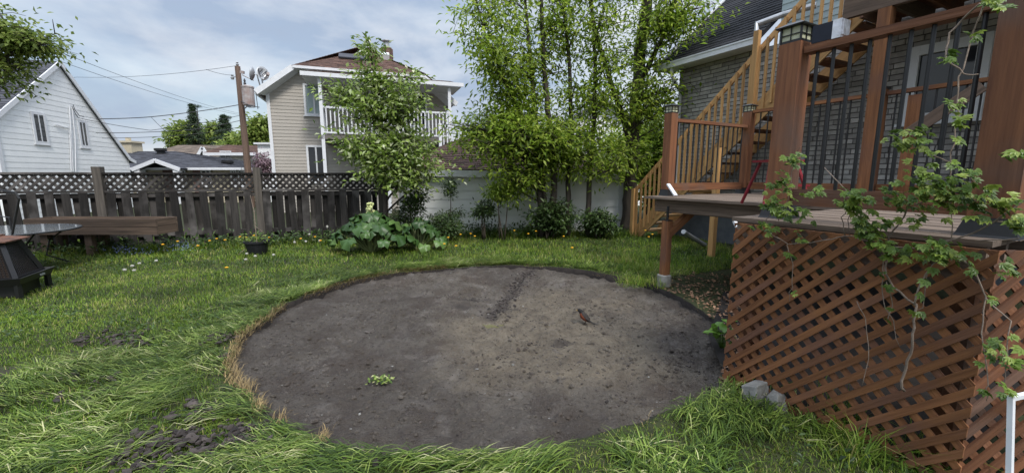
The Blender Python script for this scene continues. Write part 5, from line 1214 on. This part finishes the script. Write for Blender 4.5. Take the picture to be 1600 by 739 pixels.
def deck():
    A, B, Cc = U(1.85, 2.82), U(.6, 2.82), Vector((2.1, 5.85, 0)); far = U(4.32, 6.75); nr = U(-.2, 6.75); B2 = U(.6, 3.6)
    t = thing('deck', 'raised reddish stained deck with black balusters and a lattice skirt', 'deck', U(2, 5))
    NE = 4.62; b = MB(); n = 2.82
    while n < 7.2:                     # floor boards run along the house: a near bay and a longer rear part
        n1 = n + .136; ua, ub_ = (.6, 1.87) if n1 < NE else (.6, 4.36)
        r0 = random.random() * 30; dz = random.uniform(-.003, .003); base = len(b.v)
        b.prism([U(ua, n, DZ + dz), U(ub_ + random.uniform(-.012, .012), n, DZ + dz), U(ub_ + random.uniform(-.012, .012), n1, DZ + dz), U(ua, n1, DZ + dz)], -Z * .03)
        for i in range(base, len(b.v)): v = Vector(b.v[i]); b.uvw[i] = (v.dot(UD) + r0, v.dot(ND), v.z)
        n += .14
    b.build('floor', mt['grey_deck'], t)
    b = MB(); zj = DZ - .125
    b.beam(U(.62, 2.87, zj), U(1.85, 2.87, zj), .045, .185); b.beam(U(1.83, 2.9, zj), U(1.83, NE, zj), .045, .185)
    b.beam(U(1.86, NE + .06, zj), U(4.3, NE + .06, zj), .045, .185); b.beam(U(4.3, NE + .09, zj), U(4.3, 7.1, zj), .045, .185)
    b.build('rim_joist', mt['grey_deck'], t)
    b = MB()
    for n in np.arange(3.3, 7.1, .45):
        b.beam(U(.65, n, DZ - .12), U(1.8 if n < NE else 4.25, n, DZ - .12), .04, .17)
    b.build('joists', mt['grey_deck'], t)
    # skirt lattice, front and the return at the near corner
    b = MB(); h = 1.212; ex = (B - A).normalized(); nn = ex.cross(Z)
    lattice(b, A + ex * .02 + nn * .01, ex, Z, 1.26, h, .076, .037, .012, nn); lp = b.build('lattice_panel', mt['stain'], t)
    b = MB(); e2 = (ND * .88 - UD * .47).normalized(); n2 = e2.cross(Z); O2 = U(.6, 2.815); lattice(b, O2 + n2 * .01, e2, Z, 1.1, h, .08, .04, .012, n2); b.build('lattice_panel', mt['stain_dark'], t)
    for p in (A + ex * .1 + ND * .09, B - ex * .09 + ND * .07): 
        b = MB(); b.beam(p + ND * .06, p + ND * .06 + Z * 1.2, .09, .09, UD); b.build('support_post', mt['stain_dark'], t)
    for u_, n_ in ((.8, 5.2), (3.2, 6.0), (4.1, 6.6)):
        b = MB(); b.beam(U(u_, n_), U(u_, n_, 1.1), .09, .09, UD); b.build('support_post', mt['stain_dark'], t)
    # corner support on its concrete foot, with jack rod and brace
    g = gnd(1037, 447); b = MB(); b.beam(g + Z * .17, g + Z * .93, .1, .1, UD); sp = b.build('support_post', mt['stain'], t)
    b = MB(); b.lathe((g.x, g.y, -.02), [(.1, 0), (.095, .18), (.085, .19)], 12); b.build('footing', mt['concrete'], sp)
    b = MB(); b.tube([g + Z * .93, g + Z * 1.13], .018, 8); b.obox(g + Z * .935, UD * .05, ND * .05, Z * .006); b.build('jack_rod', mt['black_metal'], sp)
    b = MB(); b.beam(g + Z * .72, g + Vector((.42, .05, 1.12)), .09, .09); b.build('brace', mt['stain'], sp)
    # posts and rails
    def post(p, z1, w, cap=None, m='stain'):
        b = MB(); p = Vector(p); b.beam(p + Z * DZ, p + Z * z1, w, w, UD); o = b.build('post', mt[m], t); skirt(o, p + Z * DZ, w / 2)
        if cap: solar_cap(o, p + Z * (z1 + .005), cap)
        return o
    PA, PB = U(1.68, 3.06), U(.66, 3.06)
    post(PA, 2.42, .138, .105, 'stain_dark'); post(PB, 2.95, .16, None, 'stain_dark')
    P1 = Vector((2.28, 6.05, 0)); P2 = P1 + ND * 1.8
    post(P1, 2.42, .13, .1, 'stain_dark'); post(P2, 2.56, .13, .1, 'stain_dark')
    def rail(p, q, zt, zb, sp, bw, m='stain', e0=.08, e1=.08):
        p, q = Vector(p), Vector(q); d = (q - p).normalized(); L = (q - p).length
        b = MB(); b.beam(p + d * e0 + Z * zt, q - d * e1 + Z * zt, .09, .045); b.build('top_rail', mt[m], t)
        b = MB(); b.beam(p + d * e0 + Z * zb, q - d * e1 + Z * zb, .04, .11); b.build('bottom_rail', mt[m], t)
        nbal = int((L - e0 - e1) / sp); x0 = e0 + ((L - e0 - e1) - (nbal - 1) * sp) / 2
        for k in range(nbal):
            b = MB(); x = x0 + k * sp; b.tube([p + d * x + Z * (zb - .03), p + d * x + Z * (zt - .022)], bw / 2, 10); b.build('baluster', mt['black_metal'], t)
    rail(PA, PB, 2.36, 1.40, .092, .0215, 'stain_dark')
    rail(P1, P2, 2.33, 1.38, .115, .02, 'stain_dark')
    P3 = P2 - UD * 1.7; P4 = P2 - UD * 2.75
    rail(P2, P3, 2.56, 1.38, .12, .02); rail(P3, P4, 2.56, 1.38, .12, .02)
    for p, w in ((P3, .12), (P4, .14)):
        o = post(p, 2.62, w); b = MB(); b.obox(p + Z * 2.63, UD * w * .62, ND * w * .62, Z * .012); b.build('post_cap', mt['black_metal'], o)
    q3 = P2 - UD * 2.05; b = MB(); b.beam(q3 + Z * DZ, q3 + Z * 2.5, .14, .04, ND); b.build('post', mt['stain'], t)
    b = MB(); b.beam(q3 - ND * .06 + Z * 2.05, P2 - UD * 2.6 - ND * .06 + Z * 2.5, .03, .13, Z); b.build('brace', mt['planter_wood'], t)
deck()

us = MB(); us.face([U(.62, 2.84, .03), U(1.84, 2.84, .03), U(2.4, 3.4, .03), U(3.3, 4.9, .03), U(3.3, 7.0, .03), U(.62, 7.0, .03)])  # added sheet; its near-black colour stands in for the shade under the deck
us.build('bare_soil', M('soil_painted_shade', (.02, .016, .014), (.011, .009, .008), 12, .95, .4, 60, 0), loc=(0, 0, 0), kind='structure', label='soil sheet under the deck with the shade put into its colour')
# ------------------------------------------------------------------ loose things by the deck
def loose():
    p = at(1262, 75, 2.75); c = U(1.58, 3.06, 2.44)
    t = thing('small_box', 'small navy box partly wrapped in silver foil on the front rail', 'box', U(1.5, 3.06, 2.383)); c = U(1.5, 3.06, 2.383 + .055)
    b = MB(); b.obox(c, UD * .06, ND * .045, Z * .053); b.build('box_body', mt['navy'], t)
    b = MB(); b.obox(c - UD * .078, UD * .024, ND * .048, Z * .055); b.obox(c - UD * .105 + Z * .004, UD * .005, ND * .038, Z * .045); b.build('foil_wrap', mt['foil'], t)
    # red step stool
    q = gnd(1211, 307, DZ); q = Vector((2.72, 4.25, DZ)); t = thing('step_stool', 'red metal step stool on the deck behind the big post', 'stool', q)
    tp = Vector((q.x, q.y, DZ + .44)); b = MB(); b.obox(tp, (.19, .03, 0), (-.02, .13, 0), (0, 0, .012)); b.build('seat', mt['red'], t)
    for sx in (-1, 1):
        for sy in (-1, 1):
            l_ = MB(); l_.tube([q + Vector((sx * .23, sy * .2, 0)), tp + Vector((sx * .13, sy * .08, 0))], .016, 8); l_.build('leg', mt['red'], t)
    b = MB(); b.obox((q.x, q.y - .19, DZ + .2), (.17, 0, 0), (0, .06, 0), (0, 0, .01)); b.build('step', mt['red'], t)
    # concrete chunks
    for (x, y, s, lab) in ((1178, 628, .095, 'taller grey concrete chunk against the foot of the lattice'), (1212, 640, .075, 'low broken concrete chunk next to the taller one')):
        g = gnd(x, y); b = MB(); b.obox(g + Z * s * .75, (s * .62, s * .25, 0), (-s * .2, s * .46, 0), (s * .1, s * .25, s * .85)); v = [Vector(p) for p in b.v]
        for i in range(8): b.v[i] = tuple(v[i] + Vector((random.uniform(-.22, .22), random.uniform(-.22, .22), random.uniform(-.55, .2) if i > 3 else 0)) * s)
        o = b.build('concrete_block', mt['concrete'], loc=g); tag(o, lab, 'block'); m = o.modifiers.new('bevel', 'BEVEL'); m.width = .008; m.segments = 2
    # white frame at the right edge
    a = at(1580, 622, 1.62); g = Vector((a.x, a.y, .0)); t = thing('screen_frame', 'white painted frame leaning by the deck at right edge', 'frame', g)
    dx = Vector((.86, .25, 0)).normalized(); b = MB(); a0 = Vector((a.x, a.y - .08, 0))
    b.beam(a0, a, .018, .018, dx); b.beam(a - dx * .009, a + dx * .62, .018, .018); b.beam(a0 + dx * .6, a + dx * .605, .018, .018, dx); b.beam(a0 + Z * .03 + dx * .015, a0 + Z * .03 + dx * .6, .03, .03); b.build('frame', mt['white_trim'], t)
    # planks
    p, q = at(1044, 288, 5.9), at(1056, 304, 5.7); q.z = DZ + .02
    b = MB(); b.beam(q, p, .05, .02); o = b.build('plank', mt['white_trim'], loc=q); tag(o, 'short whitish board leaning on the far deck corner post', 'plank')
    p, q = at(1068, 362, 8.2), gnd(1101, 386); b = MB(); b.tube([p, p.lerp(q, .5) + Z * .02, q + Z * .05], .05, 8); o = b.build('drain_pipe', mt['grey_metal'], loc=q); tag(o, 'loose pale drain pipe lying on the ground under the deck', 'pipe')
    p, q = at(1153, 345, 4.2), at(1166, 372, 4.0); b = MB(); b.beam(p, q, .1, .03); o = b.build('plank', mt['white_trim'], loc=q); tag(o, 'white board slanting under the deck behind the lattice', 'plank')
loose()

# ------------------------------------------------------------------ creeper on the deck
def vine():
    g = onpl(1410, 612, U(0, 2.74), ND); t = thing('creeper_vine', 'bare stemmed creeper with fresh green leaves over the lattice skirt', 'vine', g)
    def Pn(x, y, n=2.72): return onpl(x, y, U(0, n), ND)
    stems = [
        ([(1410, 612), (1412, 585), (1425, 550), (1432, 520), (1430, 490), (1432, 475), (1396, 450), (1385, 425), (1384, 395), (1392, 370), (1410, 340), (1425, 318)], .0085, .005),
        ([(1432, 476), (1440, 440), (1452, 420), (1478, 400)], .006, .003), ([(1384, 400), (1378, 430), (1382, 470), (1398, 500), (1410, 540)], .004, .002),
        ([(1369, 386), (1440, 387), (1500, 372), (1560, 345), (1600, 312), (1640, 290)], .0055, .004), ([(1560, 346), (1600, 352), (1640, 356)], .004, .003), ([(1535, 375), (1595, 372)], .004, .003),
        ([(1369, 386), (1345, 370), (1322, 367), (1290, 376), (1230, 382), (1198, 362), (1196, 345), (1215, 320)], .0042, .003), ([(1230, 382), (1237, 415), (1239, 450), (1237, 470)], .0035, .002),
        ([(1495, 398), (1525, 430), (1538, 465), (1537, 520), (1545, 600), (1543, 625)], .0055, .002), ([(1540, 465), (1580, 500), (1578, 560), (1570, 600)], .004, .002),
        ([(1540, 8), (1512, 75), (1500, 120), (1495, 180), (1490, 240), (1484, 300), (1488, 380)], .0045, .003), ([(1535, 8), (1500, 28), (1480, 65), (1482, 95), (1505, 115), (1527, 116)], .006, .004),
        ([(1215, 345), (1232, 310), (1240, 270), (1238, 245), (1255, 230)], .0035, .002), ([(1384, 400), (1370, 380), (1345, 330), (1335, 312), (1290, 262)], .0045, .003), ([(1430, 320), (1460, 310), (1510, 310), (1560, 318)], .0045, .003),
        ([(1452, 240), (1480, 250), (1505, 266), (1520, 285)], .004, .003), ([(1320, 367), (1316, 340), (1330, 318)], .004, .003), ([(1335, 318), (1325, 345), (1330, 370)], .004, .002), ([(1340, 312), (1345, 340), (1348, 372)], .0035, .002),
        ([(1340, 470), (1352, 500), (1358, 560), (1350, 600)], .003, .002), ([(1452, 420), (1440, 480), (1420, 500)], .003, .002), ([(1385, 500), (1395, 470), (1386, 440)], .0035, .002)]
    b = MB()
    for pts, r0, r1 in stems:
        P = [Pn(x, y) + ND * random.uniform(-.03, .015) for x, y in pts]; Q = []
        for i in range(len(P) - 1):
            for k in range(3): Q.append(P[i].lerp(P[i + 1], k / 3) + Vector((random.gauss(0, 1), random.gauss(0, 1), random.gauss(0, 1))) * .0035)
        P[0] = P[0] + ND * .05 if pts[0][1] == 612 else P[0]; Q[0] = P[0]; Q.append(P[-1]); b.tube(Q, [.72 * r0 + .72 * (r1 - r0) * i / (len(Q) - 1) for i in range(len(Q))], 7)
    b.build('stem', mt['vine_bark'], t, smooth=True)
    spots = [(1222, 285, 14, 9), (1212, 318, 12, 7), (1235, 332, 14, 8), (1195, 352, 8, 4), (1340, 303, 14, 6), (1328, 322, 15, 8), (1425, 215, 20, 10), (1405, 225, 8, 4), (1432, 285, 26, 12), (1405, 310, 16, 7), (1455, 300, 20, 9), (1485, 305, 20, 8), (1520, 308, 22, 9), (1552, 320, 20, 8), (1350, 352, 12, 5), (1358, 365, 12, 5), (1470, 388, 18, 6), (1450, 398, 16, 6), (1495, 395, 14, 4), (1500, 190, 10, 3), (1548, 5, 12, 5), (1490, 160, 6, 2), (1590, 345, 12, 4), (1572, 420, 14, 5), (1560, 560, 16, 6), (1552, 540, 12, 4), (1247, 370, 8, 2), (1400, 400, 12, 4), (1245, 250, 8, 3), (1270, 300, 8, 3), (1515, 270, 8, 2), (1440, 340, 14, 4), (1380, 345, 12, 4), (1590, 240, 8, 2), (1575, 610, 12, 4), (1385, 385, 10, 3)]
    Pp, D, N_, L, Wd, rn = [], [], [], [], [], []
    for pts, r0, r1 in stems[1:]:
        for i in range(len(pts) - 1):
            if random.random() < .55: f = random.random(); spots.append((pts[i][0] + (pts[i + 1][0] - pts[i][0]) * f, pts[i][1] + (pts[i + 1][1] - pts[i][1]) * f, 8, 1.2))
    for x, y, s, k in spots:
        if y > 400: k *= .5
        for i in range(int(k * 3.4)):
            p = Pn(x + random.gauss(0, s * .85), y + random.gauss(0, s * .6), 2.66 + random.uniform(-.06, .06)); ax = Vector((random.uniform(-1, 1), random.uniform(-1, .4), random.uniform(-.9, .5))).normalized(); nn = (Vector((random.gauss(0, .45), random.gauss(0, .45) - .5, .8))).normalized()
            ax = (ax - nn * ax.dot(nn)).normalized(); sd_ = nn.cross(ax); r = random.random(); sz = random.uniform(.025, .045)
            for q in (-1.15, -.6, 0, .6, 1.15):
                d = (ax * math.cos(q) + sd_ * math.sin(q) - Z * .15).normalized(); Pp.append(tuple(p)); D.append(tuple(d)); N_.append(tuple(nn)); l_ = sz * (1.15 - .3 * abs(q)); L.append(l_); Wd.append(l_ * .5); rn.append(min(1, max(0, r + random.gauss(0, .08))))
    V, Fc = leaf_mesh(np.array(Pp), np.array(D), np.array(N_), np.array(L), np.array(Wd), .15)
    build_np('foliage', V, Fc, np.repeat(rn, 4), mt['vine_leaf'], t)
vine()

# ------------------------------------------------------------------ robin
def robin():
    g = gnd(913, 501); g.z = float(soil_z(np.array(g.x), np.array(g.y)))
    m = [M('robin_back', (.04, .034, .03), (.026, .022, .02), 60, .8, .2, 200, 0), M('robin_breast', (.2, .055, .024), (.15, .042, .02), 60, .8, .2, 200, 0), M('robin_head', (.009, .008, .008), None, 60, .7, .1, 200, 0), M('robin_beak', (.4, .25, .06), None, 30, .5, 0, 60, 0), M('robin_leg', (.07, .05, .035), None, 30, .7, 0, 60, 0)]
    # spine from beak tip to tail tip, in metres, bird faces -x, body tilted up
    sp = [(-.092, .158, .0015, .0015), (-.080, .160, .005, .0045), (-.074, .163, .013, .013), (-.060, .166, .019, .019), (-.046, .158, .021, .021), (-.034, .142, .024, .025), (-.022, .122, .033, .033), (-.006, .100, .039, .039), (.014, .078, .037, .036), (.034, .060, .027, .026), (.052, .046, .016, .015), (.07, .036, .013, .009), (.1, .022, .014, .006), (.128, .009, .015, .004), (.134, .006, .012, .003)]
    n = 14; vs = []; fs = []; mi = []
    for i, (x, z, rw, rh) in enumerate(sp):
        a = sp[max(0, i - 1)]; c = sp[min(len(sp) - 1, i + 1)]; tx, tz = c[0] - a[0], c[1] - a[1]; l = math.hypot(tx, tz); nx, nz = -tz / l, tx / l
        if nz < 0: nx, nz = -nx, -nz
        for k in range(n): q = 2 * math.pi * k / n; vs.append((x + nx * math.sin(q) * rh, math.cos(q) * rw, z + nz * math.sin(q) * rh))
    for i in range(len(sp) - 1):
        for k in range(n):
            fs.append((i * n + k, i * n + (k + 1) % n, (i + 1) * n + (k + 1) % n, (i + 1) * n + k)); low = math.sin(2 * math.pi * (k + .5) / n) < .12
            mi.append(3 if i < 2 else 2 if i < 5 else (1 if low and i < 9 else 0))
    fs.append(tuple(range(n))[::-1]); mi.append(3); fs.append(tuple((len(sp) - 1) * n + k for k in range(n))); mi.append(0)
    b = MB(); b.add(vs, fs); b.mi = mi
    for s in (-1, 1):
        b.m = 0; b.lump((.022, s * .034, .082), .02, 1); k = len(b.v) - 12
        for i in range(k, len(b.v)): x, y, z = b.v[i]; b.v[i] = (.022 + (x - .022) * 2.0, s * .033 + (y - s * .033) * .4, .08 + (z - .08) * .9 - (x - .022) * 1.3)
        b.m = 2; b.lump((-.066, s * .0185, .169), .0045, 1)
        b.m = 4; b.tube([(.004, s * .015, .068), (.014, s * .016, .035), (.002, s * .016, .004)], [.006, .003, .0028], 6)
        for a in (-.5, 0, .5, 3.14): b.tube([(.002, s * .016, .004), (.002 - math.cos(a) * .024, s * .016 + math.sin(a) * .024, .002)], [.0026, .0014], 5)
    o = b.build('robin', m, loc=(0, 0, 0), smooth=True); o.location = g; o.rotation_euler.z = R(-12); o.scale = (1.0, 1.0, .97)
    tag(o, 'robin with rusty breast standing on the bare earth', 'bird')
robin()
